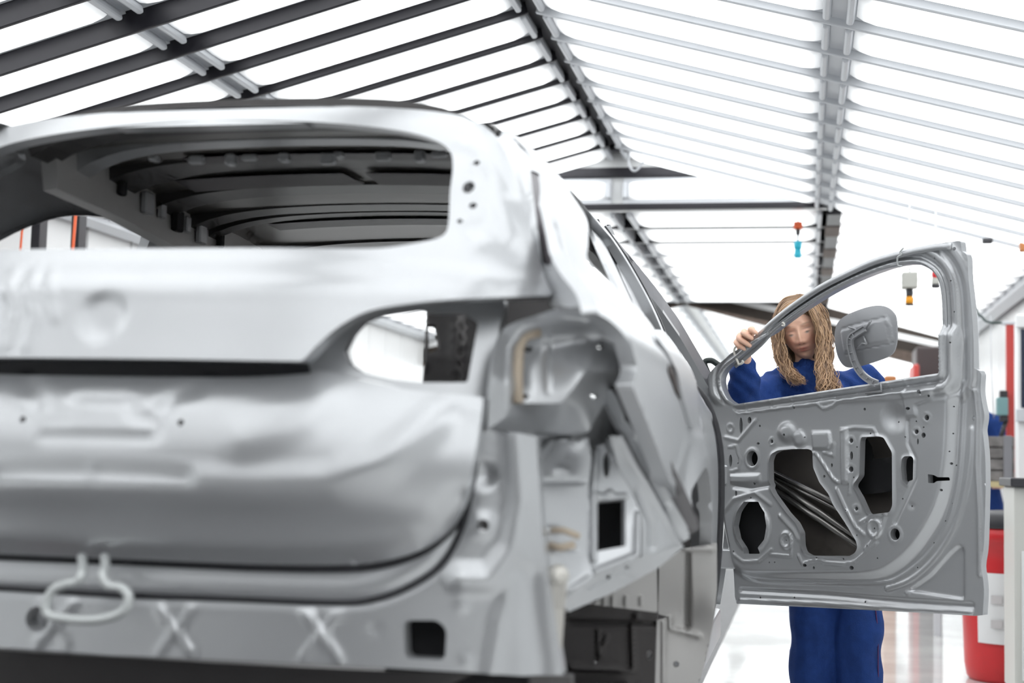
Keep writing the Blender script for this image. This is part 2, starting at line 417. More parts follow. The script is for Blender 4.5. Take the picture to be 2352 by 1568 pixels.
class Surf:
    """P(a,b) = O + a e1 + b e2 + h(a,b) n ; n points to the visible side"""
    def __init__(s, O, e1, e2, n, h, t0=1.5, t1=8.):
        s.O, s.e1, s.e2, s.n = [np.asarray(q, float) for q in (O, e1, e2, n)]; s.h = h; s.t0 = t0; s.t1 = t1
    def P(s, a, b, off=0.):
        a = np.asarray(a, float); b = np.asarray(b, float)
        return s.O+a[..., None]*s.e1+b[..., None]*s.e2+(s.h(a, b)+off)[..., None]*s.n
    def ab(s, uv, off=0.):
        uv = np.atleast_2d(np.asarray(uv, float)); d = ray(uv[:, 0], uv[:, 1])
        def F(t):
            p = CP+d*t[:, None]-s.O; a = p@s.e1; b = p@s.e2; return p@s.n-s.h(a, b)-off
        T = np.linspace(s.t0, s.t1, 220); lo = np.full(len(uv), s.t0); hi = np.full(len(uv), np.nan)
        prev = F(np.full(len(uv), T[0])); done = np.zeros(len(uv), bool)
        for i in range(1, len(T)):
            cur = F(np.full(len(uv), T[i])); hit = (~done) & (prev > 0) & (cur <= 0)
            lo[hit] = T[i-1]; hi[hit] = T[i]; done |= hit; prev = cur
        bad = ~done
        if bad.any():
            print('RAY MISS', uv[bad][:5]); hi[bad] = 4.; lo[bad] = 4.
        for _ in range(40):
            m = (lo+hi)/2; f = F(m); pos = f > 0; lo = np.where(pos, m, lo); hi = np.where(pos, hi, m)
        p = CP+d*hi[:, None]-s.O
        return np.stack([p@s.e1, p@s.e2], -1)
def tri_fill(outline, holes, sp):
    out = densify(outline, sp); loops = [out]+[densify(h, sp) for h in holes]
    lo = out.min(0); hi = out.max(0)
    gx = np.arange(lo[0]+sp*.5, hi[0], sp); gy = np.arange(lo[1]+sp*.5, hi[1], sp*.866)
    A, B = np.meshgrid(gx, gy); A = A+(np.arange(len(gy)) % 2)[:, None]*sp*.5; A = A.ravel(); B = B.ravel()
    k = inside(A, B, out)
    for h in loops[1:]: k &= ~inside(A, B, h)
    A = A[k]; B = B[k]; k = np.ones(len(A), bool)
    for l in loops: k &= seg_dist(A, B, l, True) > sp*.45
    pts = [tuple(p) for l in loops for p in l]; edges = []; o = 0
    for l in loops:
        n = len(l); edges += [(o+i, o+(i+1) % n) for i in range(n)]; o += n
    pts += list(zip(A[k], B[k]))
    v, e, f, *_ = delaunay_2d_cdt([Vector(p) for p in pts], edges, [], 0, 1e-7)
    v = np.array([(p.x, p.y) for p in v]); f = np.array([q for q in f if len(q) == 3])
    c = v[f].mean(1); ok = inside(c[:, 0], c[:, 1], out)
    for h in loops[1:]: ok &= ~inside(c[:, 0], c[:, 1], h)
    return v, f[ok]
def boundary_edges(f):
    cnt = {}
    for a, b, c in f:
        for e in ((a, b), (b, c), (c, a)):
            k = (min(e), max(e)); cnt.setdefault(k, []).append(e)
    return [v[0] for v in cnt.values() if len(v) == 1]
def sheet(name, S, outline, holes=(), sp=.01, relief=(), flange=.012, parent=None, material=None, mirror_relief=(), thick=True, fdir=None):
    v, f = tri_fill(outline, holes, sp)
    A, B = v[:, 0], v[:, 1]; off = np.zeros(len(v))
    for r in relief: off = off+r(A, B)
    for r in mirror_relief: off = off+r(np.abs(A), B)
    P = S.P(A, B, off)
    nrm = np.cross(P[f[:, 1]]-P[f[:, 0]], P[f[:, 2]]-P[f[:, 0]])
    if (nrm@S.n).sum() < 0: f = f[:, ::-1]
    verts = list(P); faces = [tuple(q) for q in f]
    fd = S.n if fdir is None else np.asarray(fdir, float)
    if flange:
        be = boundary_edges(f); mp = {}; base = len(verts)
        ids = sorted({i for e in be for i in e})
        for i in ids: mp[i] = len(verts); verts.append(P[i])
        for i in ids: verts.append(P[i]-fd*flange)
        k = len(ids)
        for a, b in be: faces.append((mp[b], mp[a], mp[a]+k, mp[b]+k))
    return mesh_obj(name, verts, faces, material, parent)
def tps(ctrl):
    """thin plate spline (u,v)->value"""
    C_ = np.array(ctrl, float); X = C_[:, :2]/1000.; n = len(X)
    def U(r2): return np.where(r2 > 1e-12, r2*np.log(r2+1e-12), 0.)
    K = U(((X[:, None]-X[None])**2).sum(-1))+np.eye(n)*1e-5
    Pm = np.hstack([np.ones((n, 1)), X]); A = np.zeros((n+3, n+3)); A[:n, :n] = K; A[:n, n:] = Pm; A[n:, :n] = Pm.T
    w = np.linalg.solve(A, np.concatenate([C_[:, 2], np.zeros(3)]))
    def f(u, v):
        u = np.asarray(u, float)/1000.; v = np.asarray(v, float)/1000.; s = w[n]+w[n+1]*u+w[n+2]*v
        for i in range(n): s = s+w[i]*U((u-X[i, 0])**2+(v-X[i, 1])**2)
        return s
    return f
def tsheet(name, outline, ctrl, holes=(), sp=8., relief=(), flange=.012, parent=None, material=None, n=(0, -1, 0), fdir=None):
    """sheet traced in the photograph, each point at its own depth Y (thin plate spline through ctrl)"""
    D = tps(ctrl); v, f = tri_fill(outline, holes, sp)
    n = np.asarray(n, float); n = n/np.linalg.norm(n)
    P = onY(v[:, 0], v[:, 1], D(v[:, 0], v[:, 1]))
    off = np.zeros(len(v))
    for r in relief: off = off+r(v[:, 0], v[:, 1])
    P = P+off[:, None]*n
    nrm = np.cross(P[f[:, 1]]-P[f[:, 0]], P[f[:, 2]]-P[f[:, 0]]); tocam = CP-P[f].mean(1)
    if (nrm*tocam).sum() < 0: f = f[:, ::-1]
    verts = list(P); faces = [tuple(q) for q in f]
    fd = n if fdir is None else np.asarray(fdir, float)
    if flange:
        be = boundary_edges(f); mp = {}
        ids = sorted({i for e in be for i in e}); k = len(ids)
        for i in ids: mp[i] = len(verts); verts.append(P[i])
        for i in ids: verts.append(P[i]-fd*flange)
        for a, b in be: faces.append((mp[b], mp[a], mp[a]+k, mp[b]+k))
    return mesh_obj(name, verts, faces, material, parent)
def crop(o, s):
    """turn points read in an enlarged crop (origin o, scale s) into photograph pixels"""
    return lambda pts: [(o[0]+x/s, o[1]+y/s) for x, y in pts]
def mirror_copy(ob, parent, xc):
    me = ob.data.copy(); co = np.empty(len(me.vertices)*3); me.vertices.foreach_get('co', co); co = co.reshape(-1, 3); co[:, 0] = 2*xc-co[:, 0]
    me.vertices.foreach_set('co', co.ravel()); me.flip_normals(); me.update()
    o = bpy.data.objects.new(ob.name.split('.')[0], me); col.objects.link(o)
    if parent is not None:
        o.parent = parent; o.matrix_parent_inverse = parent.matrix_world.inverted()
    return o
# ================================================================ CAR BODY (bare, silver primed sheet metal)
XC = -1.198                        # car centre line
m_car = mat('silver_paint', (.52, .53, .545), .31, .58, noise=.02, nscale=6)
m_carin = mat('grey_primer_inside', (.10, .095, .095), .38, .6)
m_hole = mat('cavity_shade_black', (.01, .01, .012), .8)  # near-black colour stands in for the shade inside holes
m_seal_shade = mat('dark_seal_and_gap_shade', (.02, .02, .024), .5)  # rubber seals, and also the painted shade of gaps and the ledge
car = empty('car_body', (XC, 3.6, .3)); tag(car, 'bare silver car body without glass or wheels, seen from its tail', 'car')
# ---- rear surfaces ------------------------------------------------
def prof(zs, ys):
    c = cr(list(zip(zs, ys)), 8); return lambda z: np.interp(z, c[:, 0], c[:, 1])
low_p = prof([.70, .85, .88, .93, .98, 1.05, 1.12, 1.17, 1.25], [2.40, 2.34, 2.315, 2.292, 2.268, 2.262, 2.28, 2.31, 2.37])
up_p = prof([1.0, 1.17, 1.195, 1.25, 1.31, 1.345, 1.37, 1.40, 1.45, 1.55, 1.65, 1.70, 1.745, 1.78, 1.83, 1.9], [2.25, 2.255, 2.26, 2.275, 2.29, 2.30, 2.33, 2.37, 2.415, 2.505, 2.60, 2.655, 2.71, 2.765, 2.85, 2.98])
def low_y(a, b): a = np.abs(a); return low_p(b)+.085*(a/.65)**2.4
def up_y(a, b): a = np.abs(a); return up_p(b)+.10*(a/.65)**2.6+np.where(a > .58, ((a-.58)/.1)**2*.02, 0)
X3, Y3, Z3 = np.eye(3)
S_low = Surf((XC, 0, 0), X3, Z3, -Y3, lambda a, b: -low_y(a, b))
S_up = Surf((XC, 0, 0), X3, Z3, -Y3, lambda a, b: -up_y(a, b))
S_bot = Surf((XC, 0, 0), X3, Z3, -Y3, lambda a, b: -(2.37+.07*(np.abs(a)/.7)**3))
def sym(ab):
    """right-half outline (from centre bottom anticlockwise to centre top) -> whole symmetric outline"""
    ab = np.asarray(ab, float).copy(); ab[0, 0] = 0; ab[-1, 0] = 0
    return np.vstack([ab, ab[::-1][1:-1]*[-1, 1]])
def both(h): return [np.asarray(h), np.asarray(h)*[-1, 1]]
tg = empty('tailgate', (XC, 2.3, .9)); tg.parent = car; tg.matrix_parent_inverse = car.matrix_world.inverted()
# lower skin
o_low = cr([(228, 1282), (420, 1290), (620, 1297), (800, 1297), (900, 1284), (975, 1256), (1030, 1212), (1064, 1150), (1084, 1080), (1099, 1000), (1108, 930)], 6)
o_low2 = cr([(1108, 912), (1020, 903), (930, 893), (830, 872), (740, 850), (700, 858), (560, 866), (400, 866), (228, 864)], 5)
ab = S_low.ab(np.vstack([o_low, o_low2]))
L = S_low.ab
pl_rec = L([(60, 912), (285, 915), (298, 925), (303, 950), (320, 958), (350, 962), (366, 985), (360, 1002), (335, 1008), (60, 1003)])
pl_rec[0, 0] = -pl_rec[1, 0]; 
rel = [ridge(L([(175, 915), (285, 916), (300, 928), (304, 950), (318, 958), (345, 962), (364, 980), (362, 998), (340, 1007), (95, 1003)]), .012, -.006),
       ridge(L([(100, 966), (155, 967)]), .009, -.004)]
mrel = [ridge(L([(228, 1108), (420, 1112), (600, 1120), (760, 1112), (880, 1060), (1000, 960)]), .05, .010),
        ridge(L([(228, 1085), (360, 1090), (430, 1096)]), .022, -.007),
        ridge(L([(228, 1275), (620, 1289), (800, 1288), (890, 1272), (965, 1246), (1018, 1204), (1052, 1146)]), .030, -.010),
        ridge(L([(560, 1000), (700, 945), (745, 905)]), .06, .007), ridge(L([(380, 930), (410, 905), (450, 892)]), .03, -.006)]
h1 = circle(L([(52, 963)])[0], .006, 10); h2 = circle(L([(415, 970)])[0], .006, 10)
lower = sheet('lower_skin', S_low, sym(ab), [h1, h2], .012, rel, .03, tg, m_car, mrel)
# upper skin with the window opening
U = S_up.ab
o1 = cr([(228, 822), (400, 824), (560, 827), (690, 829)], 4)
o2 = cr([(700, 822), (735, 786), (785, 745), (850, 713), (950, 696), (1060, 686), (1160, 681), (1262, 679)], 5)
o3 = cr([(1266, 672), (1252, 640), (1235, 585), (1214, 510), (1190, 425), (1162, 352), (1140, 315), (1112, 288), (1060, 266), (960, 252), (800, 244), (560, 244), (330, 253), (228, 262)], 5)
win = cr([(228, 571), (420, 570), (620, 569), (800, 571), (880, 569), (945, 560), (1000, 548), (1024, 534), (1031, 505), (1034, 440), (1040, 380), (1030, 342), (985, 316), (900, 297), (740, 281), (560, 276), (400, 282), (228, 296)], 5)
ab = U(np.vstack([o1, o2, o3])); wh = sym(U(win))
mrel = [ridge(U([(228, 628), (500, 630), (760, 634), (900, 640), (1030, 655), (1130, 668), (1200, 672)]), .03, -.008),
        ridge(U([(228, 600), (600, 600), (850, 603), (1000, 612), (1110, 640)]), .022, .006),
        ridge(U([(1052, 330), (1100, 345), (1130, 400), (1158, 470), (1190, 560)]), .012, .010),
        ridge(U([(1120, 420), (1150, 490), (1172, 550)]), .012, .007),
        ridge(U([(1075, 275), (1125, 315), (1150, 370), (1175, 440)]), .016, -.009),
        bump(U([(1095, 375)])[0], .022, .006), bump(U([(1088, 520)])[0], .03, -.006, .02), bump(U([(1105, 560)])[0], .035, .006, .02),
        plate(U([(10, 655), (100, 655), (100, 870), (10, 870)]), .0, .01)]
rel = [lambda A, B: -.008*sst((.055-np.sqrt((A+.005)**2+(B-1.285)**2))/.03),
       ridge(U([(30, 620), (30, 720), (12, 800)]), .010, .006), ridge(U([(80, 620), (80, 720), (62, 800)]), .010, .006), ridge(U([(120, 620), (120, 700), (130, 730)]), .010, .006)]
hh = []
for c, r, ry in (((1096, 375), .006, None), ((1076, 430), .011, .014), ((1086, 472), .007, None), ((1056, 508), .005, None)):
    hh += both(circle(U([c])[0], r, 12, ry))
upper = sheet('upper_skin', S_up, sym(ab), [wh]+hh, .012, rel, .05, tg, m_car, mrel)
# near-black sheet standing in for the shade in the ledge between the two skins
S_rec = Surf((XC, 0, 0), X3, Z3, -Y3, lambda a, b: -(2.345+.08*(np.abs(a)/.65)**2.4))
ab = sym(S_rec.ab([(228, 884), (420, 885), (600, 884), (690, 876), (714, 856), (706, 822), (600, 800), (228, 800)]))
sheet('ledge_shade', S_rec, ab, [], .03, (), .0, tg, m_seal_shade)
# lamp opening: recessed frame with a see-through window
c5 = crop((680, 600), 3.135)
S_lf = Surf((XC, 0, 0), X3, Z3, -Y3, lambda a, b: -(2.385+.11*(np.abs(a)/.65)**2.6+.26*np.clip(b-1.17, -.1, 1)))
fo = cr(c5([(30, 800), (200, 600), (440, 400), (640, 320), (1000, 290), (1470, 255), (1460, 500), (1420, 750), (1400, 990), (1150, 985), (830, 930), (440, 840)]), 5, True)
fh = rnd(c5([(340, 640), (400, 520), (480, 430), (600, 385), (880, 345), (945, 372), (1195, 372), (1312, 440), (1235, 872), (900, 872), (700, 850), (470, 800), (375, 740)]), 8)
for i, (oo, h_) in enumerate(zip(both(S_lf.ab(fo)), both(S_lf.ab(fh)))):
    sheet('lamp_frame', S_lf, oo, [h_], .012, (), .03, tg, m_car)
# ---- rear cross panel below the tailgate --------------------------
Bq = S_bot.ab
o1 = cr([(228, 1503), (500, 1514), (800, 1528), (1110, 1546)], 4)
o2 = [(1200, 1552), (1292, 1549), (1290, 1530), (1274, 1430), (1256, 1310), (1244, 1200), (1238, 1100), (1232, 1000)]
o3 = cr([(1120, 985), (1097, 1010), (1082, 1090), (1055, 1170), (1010, 1232), (950, 1268), (880, 1286), (800, 1294), (600, 1292), (228, 1276)], 5)
ab = sym(Bq(np.vstack([o1, o2, o3])))
holes = both(rnd(Bq([(928, 1424), (1005, 1424), (1026, 1445), (1022, 1516), (930, 1511)]), .012))
holes += [circle(Bq([(85, 1422)])[0], .023, 16)] + both(circle(Bq([(1110, 1206)])[0], .011, 12))
line = Bq(cr([(228, 1365), (500, 1374), (760, 1384), (850, 1378), (930, 1352), (1010, 1300), (1058, 1220), (1082, 1130), (1094, 1060)], 4))
line2 = Bq(cr([(228, 1338), (500, 1347), (760, 1355), (840, 1348), (915, 1325), (990, 1275), (1040, 1200), (1066, 1120)], 4))
mrel = [ridge(line, .014, -.005), ridge(line2, .028, .004),
        ridge(Bq([(1190, 1000), (1200, 1150), (1180, 1260), (1130, 1330), (1060, 1330)]), .035, .016),
        ridge(Bq([(1180, 1330), (1150, 1420), (1130, 1540)]), .02, .008), ridge(Bq([(1215, 1330), (1225, 1430), (1240, 1540)]), .03, -.008),
        bump(Bq([(1112, 1090)])[0], .03, -.02), bump(Bq([(1110, 1206)])[0], .032, .008), bump(Bq([(1060, 1390)])[0], .016, .004), bump(Bq([(860, 1445)])[0], .014, -.004), bump(Bq([(1072, 1518)])[0], .014, .004)]
for cx, cy, k in ((738, 1456, 1.), (402, 1447, 1.), (182, 1462, .75)):
    mrel += [ridge(Bq([(cx-40*k, cy-52*k), (cx+40*k, cy+55*k)]), .011, .009), ridge(Bq([(cx+40*k, cy-48*k), (cx-40*k, cy+52*k)]), .009, .005)]
sheet('rear_panel', S_bot, ab, holes, .010, (), .04, car, m_car, mrel)
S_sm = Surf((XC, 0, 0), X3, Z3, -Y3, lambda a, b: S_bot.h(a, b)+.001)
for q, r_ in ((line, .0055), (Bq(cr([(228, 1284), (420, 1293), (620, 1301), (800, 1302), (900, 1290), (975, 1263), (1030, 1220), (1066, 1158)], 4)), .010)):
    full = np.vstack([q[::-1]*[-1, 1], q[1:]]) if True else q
    tube_obj('gap_shade_line', S_sm.P(full[:, 0], full[:, 1], -.001), r_, m_seal_shade, car, 6)  # dark tubes stand in for shade in the tailgate gap and the groove
# lower lip and under tray
S_und = Surf((XC, 0, 0), X3, Z3, -Y3, lambda a, b: -(2.43+.05*(np.abs(a)/.7)**3+(.72-b)*.3))
sheet('under_lip', S_und, [(-.80, .57), (.80, .57), (.80, .675), (-.80, .675)], [], .03, (), .03, car, m_carin)
# near-black boxes standing in for the shade behind the rear panel holes
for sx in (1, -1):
    box_obj('hole_shade_box', (XC+sx*.60-.13, 2.48, .64), (XC+sx*.60+.13, 2.62, .86), m_hole, car)
box_obj('hole_shade_box', (XC-.16, 2.45, .74), (XC-.04, 2.52, .83), m_hole, car)
# ---- body side loft ------------------------------------------------
SY = np.array([2.30, 2.6, 2.9, 3.3, 3.8, 4.2, 4.6, 4.75, 5.0, 5.3, 6.0])
RE_h = np.array([.50, .525, .55, .585, .61, .62, .636, .713, .766, .872, .88])
RE_z = np.array([1.68, 1.745, 1.772, 1.772, 1.745, 1.745, 1.73, 1.636, 1.56, 1.37, 1.20])
BL_z = np.interp(SY, [2.3, 2.6, 2.9, 3.47, 4.05, 4.87, 5.3, 6.0], [1.335, 1.33, 1.32, 1.30, 1.27, 1.22, 1.19, 1.10])
KK = np.array([.93, .975, 1.0, 1.012, 1.0, 1., 1., 1., .995, .985, .95])
ZG = np.linspace(.3, 1.85, 156); YG_ = np.linspace(2.30, 6.0, 186)
tab = []
for i in range(len(SY)):
    bl = BL_z[i]; k = KK[i]; re = max(RE_z[i], bl+.12)
    wz = min(bl+.045, re-.05)
    zs = [.30, .50, .75, 1.02, bl-.10, bl, wz, (re+wz)/2, re, re+.12]; hs = [.88*k, .915*k, .95*k, .958*k, .942*k, .90*k, .852*k, (RE_h[i]+.852*k)/2+.022, RE_h[i], RE_h[i]-.16]
    c = cr(list(zip(zs, hs)), 8); tab.append(np.interp(ZG, c[:, 0], c[:, 1]))
tab = np.array(tab)
T2 = np.empty((len(YG_), len(ZG)))
for j in range(len(ZG)):
    c = cr(list(zip(SY, tab[:, j])), 8); T2[:, j] = np.interp(YG_, c[:, 0], c[:, 1])
for _ in range(4):      # soften
    T2[1:-1] = (T2[:-2]+2*T2[1:-1]+T2[2:])/4; T2[:, 1:-1] = (T2[:, :-2]+2*T2[:, 1:-1]+T2[:, 2:])/4
def side_h(y, z):
    fy = np.clip((np.asarray(y)-YG_[0])/(YG_[1]-YG_[0]), 0, len(YG_)-1.001); fz = np.clip((np.asarray(z)-ZG[0])/(ZG[1]-ZG[0]), 0, len(ZG)-1.001)
    i = fy.astype(int); j = fz.astype(int); a = fy-i; b_ = fz-j
    return (T2[i, j]*(1-a)+T2[i+1, j]*a)*(1-b_)+(T2[i, j+1]*(1-a)+T2[i+1, j+1]*a)*b_
S_side = Surf((XC, 0, 0), Y3, Z3, X3, side_h, 2.2, 6.5)
re_z = lambda y: np.interp(y, SY, RE_z)
D = S_side.ab
rear_edge = [(1186, 322), (1216, 352), (1246, 402), (1276, 482), (1300, 580), (1315, 660), (1322, 706), (1362, 716), (1402, 737), (1438, 775), (1456, 815), (1464, 850), (1452, 885)]
re_ab = D(cr(rear_edge, 3))
re_ab = np.vstack([re_ab[:13], [(2.43, 1.385), (2.40, 1.35), (2.365, 1.315)], re_ab[22:]])
br_ab = D(cr([(1462, 910), (1492, 985), (1532, 1090), (1556, 1150), (1578, 1216)], 3))
arch = cr([tuple(br_ab[-1]), (2.98, 1.0), (3.27, 1.045), (3.53, .95), (3.68, .74), (3.70, .52)], 5)
top = [(y, re_z(y)-.004) for y in np.linspace(4.22, re_ab[0, 0]+.05, 20)]
wq = D([(1362, 612), (1351, 560), (1347, 500)])
win_r = cr([tuple(wq[0]), tuple(wq[1]), tuple(wq[2]), (wq[2, 0]+.10, 1.685), (3.55, 1.70), (3.90, 1.69), (3.97, 1.66), (4.0, 1.5), (4.02, 1.36), (3.97, 1.335), (3.6, 1.355), (3.1, 1.395)], 4, True)
win_l = cr([(3.0, 1.43), (3.10, 1.55), (3.28, 1.64), (3.5, 1.675), (3.72, 1.68), (3.78, 1.60), (3.80, 1.40), (3.6, 1.36)], 4, True)
outl = np.vstack([re_ab, br_ab, arch[1:], [(4.10, .50), (4.16, .55), (4.2, .8), (4.21, 1.1), (4.20, 1.30), (4.20, 1.45)], top])
flare = lambda A, B: .016*sst(1-np.abs(np.hypot(A-3.27, (B-.62))-.44)/.09)*(B > .5)
def rear_door_gap(A, B): return ridge(np.array([(3.62, .52), (3.66, .70), (3.50, 1.0), (3.30, 1.12), (3.22, 1.25), (3.24, 1.36)]), .010, -.010)(A, B)
crease = ridge(np.array([(2.5, 1.27), (3.0, 1.255), (3.6, 1.23), (4.2, 1.20)]), .03, .006)
handle = bump((3.42, 1.17), .10, -.012, .03)
side = sheet('side_panel', S_side, outl, [win_r], .016, [flare, rear_door_gap, crease, handle, ridge(np.array([(2.7, .98), (3.0, 1.10), (3.4, 1.12), (3.8, .95)]), .02, .004)], .03, car, m_car)
# left side, doors closed: same loft mirrored, with both door windows
S_left = Surf((XC, 0, 0), Y3, Z3, -X3, side_h, 2.2, 6.5)
yy = np.linspace(2.75, 5.28, 30)
outl_l = np.vstack([[(2.45, 1.30), (2.55, 1.0), (2.85, .90)], arch[1:], [(5.2, .5), (5.3, .8), (5.3, 1.2)], [(y, re_z(y)-.004) for y in yy[::-1]], [(2.6, 1.55)]])
win_f = cr([(4.24, 1.36), (4.26, 1.5), (4.30, 1.66), (4.42, 1.685), (4.62, 1.62), (4.9, 1.47), (5.1, 1.33), (5.05, 1.27), (4.6, 1.31)], 4, True)
sheet('side_panel', S_left, outl_l, [win_l, win_f], .03, [flare], .03, car, m_car)
# ---- corner between tailgate and side: rear pillar skin ------------
tgo = cr([(1268, 674), (1253, 640), (1236, 585), (1215, 510), (1191, 425), (1163, 352), (1141, 316)], 4)
tgab = U(tgo); tgP = S_up.P(tgab[:, 0], tgab[:, 1])
rpab = re_ab[:16]; rpP = S_side.P(rpab[:, 0], rpab[:, 1], -.004); rp = px(rpP)
ctrl = [(u, v, p[1]+.012) for (u, v), p in zip(tgo[::3], tgP[::3])]+[(u, v, p[1]) for (u, v), p in zip(rp[::3], rpP[::3])]
outl = np.vstack([tgo, [(1160, 310)], rp, [(1330, 708), (1290, 704), (1272, 692)]])
slot = rnd([(1218, 390), (1238, 398), (1266, 490), (1280, 570), (1272, 612), (1246, 606), (1234, 520)], 6)
tsheet('rear_pillar', outl, ctrl, [slot], 7., [ridge([(1180, 330), (1205, 400), (1215, 450)], 9, .010), bump((1190, 455), 10, -.008), ridge([(1200, 540), (1230, 610), (1262, 690)], 14, .012)], .02, car, m_car, (.5, -.85, .2))
dsl = [(u, v, y+.016) for u, v, y in ctrl]
tsheet('pillar_trim', rnd([(1210, 380), (1240, 388), (1272, 490), (1287, 570), (1279, 620), (1240, 616), (1226, 520)], 6), dsl, [], 10., (), 0, car, mat('dark_grey_trim', (.11, .10, .11), .4, .3), (.5, -.85, .2))
# ---- roof skin and the bows beneath it -----------------------------
ROOFC = lambda y: float(np.interp(y, [2.7, 2.8, 3.2, 4.0], [.012, .016, .022, .035]))
ys = np.linspace(2.78, 4.62, 40); na = 33
rv = []; rf = []
for y in ys:
    hw = np.interp(y, SY, RE_h); z0 = re_z(y)
    for j in range(na):
        t = -1+2*j/(na-1); rv.append((XC+hw*t*1.0, y+(.10*(abs(t))**2.6 if y < 3 else 0), z0-.004+ROOFC(y)*(1-t*t)**.9))
for i in range(len(ys)-1):
    for j in range(na-1): rf.append((i*na+j, i*na+j+1, (i+1)*na+j+1, (i+1)*na+j))
mesh_obj('roof_panel', rv, rf, m_car, car)
mesh_obj('roof_underside', [(x, y, z-.008) for x, y, z in rv], [f[::-1] for f in rf], mat('brown_grey_underside', (.20, .19, .18), .35, .6), car)
def bow(y, w, d, dz, zoff=0., hwk=.97, m=None, name='roof_bow'):
    hw = np.interp(y, SY, RE_h)*hwk; pts = []
    for j in range(25):
        t = -1+2*j/24; pts.append((XC+hw*t, y, re_z(y)+ROOFC(y)*(1-t*t)**.9-.015-zoff-.05*abs(t)**6))
    v, f = sweep(pts, [(-d, -w/2), (-d, -w*.3), (-d*.4, -w*.22), (-d*.4, w*.22), (-d, w*.3), (-d, w/2), (0, w/2), (0, -w/2)] if dz else [(-d, -w/2), (-d, w/2), (0, w/2), (0, -w/2)], up=(0, 1, 0))
    return mesh_obj(name, v, f, m or m_carin, car, False)
bow(2.93, .10, .05, True, 0, .93); bow(3.10, .07, .055, False, 0, .9, m_car); bow(3.34, .16, .03, True); bow(3.62, .12, .035, True)
bow(3.86, .09, .05, True); bow(3.98, .06, .06, False, 0, .95); bow(4.50, .16, .05, True)
# flat dark stiffener panels glued between the bows
for (y0, y1, a0, a1) in ((3.42, 3.55, -.42, .04), (3.42, 3.55, .10, .50), (3.20, 3.28, -.30, .45), (4.03, 4.14, -.40, .26)):
    v = []; f = []
    for i, y in enumerate((y0, y1)):
        for j in range(9):
            a = a0+(a1-a0)*j/8; hw = np.interp(y, SY, RE_h); t = a/hw
            v.append((XC+a+(.02 if i and j == 8 else 0), y, re_z(y)+ROOFC(y)*max(0, 1-t*t)**.9-.017))
    for j in range(8): f.append((j, j+1, 9+j+1, 9+j))
    n0 = len(v); v += [(x, y, z-.004) for x, y, z in v]; f = [tuple(n0+q for q in x) for x in f]+f
    mesh_obj('roof_stiffener', v, f, mat('dark_damping_pad', (.10, .09, .095), .45, .4), car, False)
# clips along the rear header
for k in range(11):
    a = -.30+.075*k+.02*(k % 3); z = re_z(3.06)-.0
    box_obj('header_clip', (XC+a, 3.02+.012*(k % 2), z-.048-.006*(k % 3)), (XC+a+.022+.015*(k % 2), 3.05, z-.034), m_car, car, .004, 1)
# cant rails inside, both sides, with stamped brackets on the left one
for sx in (1, -1):
    pts = [(XC+sx*(np.interp(y, SY, RE_h)-.045), y, re_z(y)-.03) for y in np.linspace(2.95, 4.6, 18)]
    v, f = sweep(pts, [(-.022, -.095), (.01, -.10), (.03, .03), (-.012, .035)] if sx < 0 else [(-.02, -.055), (.015, -.06), (.02, .035), (-.03, .03)], up=(0, 0, 1))
    rail = mesh_obj('cant_rail', v, f, mat('rail_lit_grey', (.55, .54, .53), .45, .2), car, False)  # lighter colour stands in for light falling through the window openings
    ys_ = (3.30, 3.45, 3.56, 3.66, 3.74, 3.84, 4.0, 4.3)
    for q, y in enumerate(ys_):
        x = XC+sx*(np.interp(y, SY, RE_h)-.07); z = re_z(y)-.05
        b_ = box_obj('bracket', (x-.006, y, z-.022-.012*(q % 2)), (x+.012, y+(.05 if q % 2 else .028), z+.025), m_car if q % 3 else m_hole, car, .004, 1)
# A pillars from the roof to the cowl: side face, and the door opening flange behind it
for sx in (1, -1):
    pl = np.array([(XC+sx*np.interp(y, SY, RE_h), y, re_z(y)) for y in np.concatenate([np.linspace(4.25, 4.6, 4), np.linspace(4.66, 5.36, 12)])])
    c = cr(pl, 3); k = np.interp(np.linspace(0, 1, len(c)), [0, .3, 1], [.35, .7, 1.])[:, None]
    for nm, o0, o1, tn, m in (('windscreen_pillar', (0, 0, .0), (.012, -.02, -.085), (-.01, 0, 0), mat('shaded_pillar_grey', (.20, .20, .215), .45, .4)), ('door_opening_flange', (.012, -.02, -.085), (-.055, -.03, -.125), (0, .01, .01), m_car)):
        a0 = c+np.array([sx*o0[0], o0[1], o0[2]])*k; a1 = c+np.array([sx*o1[0], o1[1], o1[2]])*k; t_ = np.array([sx*tn[0], tn[1], tn[2]])
        n_ = len(c); vs = np.vstack([a0, a1, a1+t_, a0+t_]); fs = []
        for i in range(n_-1):
            for q in range(4):
                l = (q+1) % 4; fs.append((q*n_+i, q*n_+i+1, l*n_+i+1, l*n_+i))
        fs += [(0, n_, 2*n_, 3*n_), (n_-1, 2*n_-1, 3*n_-1, 4*n_-1)]
        mesh_obj(nm, vs, fs, m, car, False)
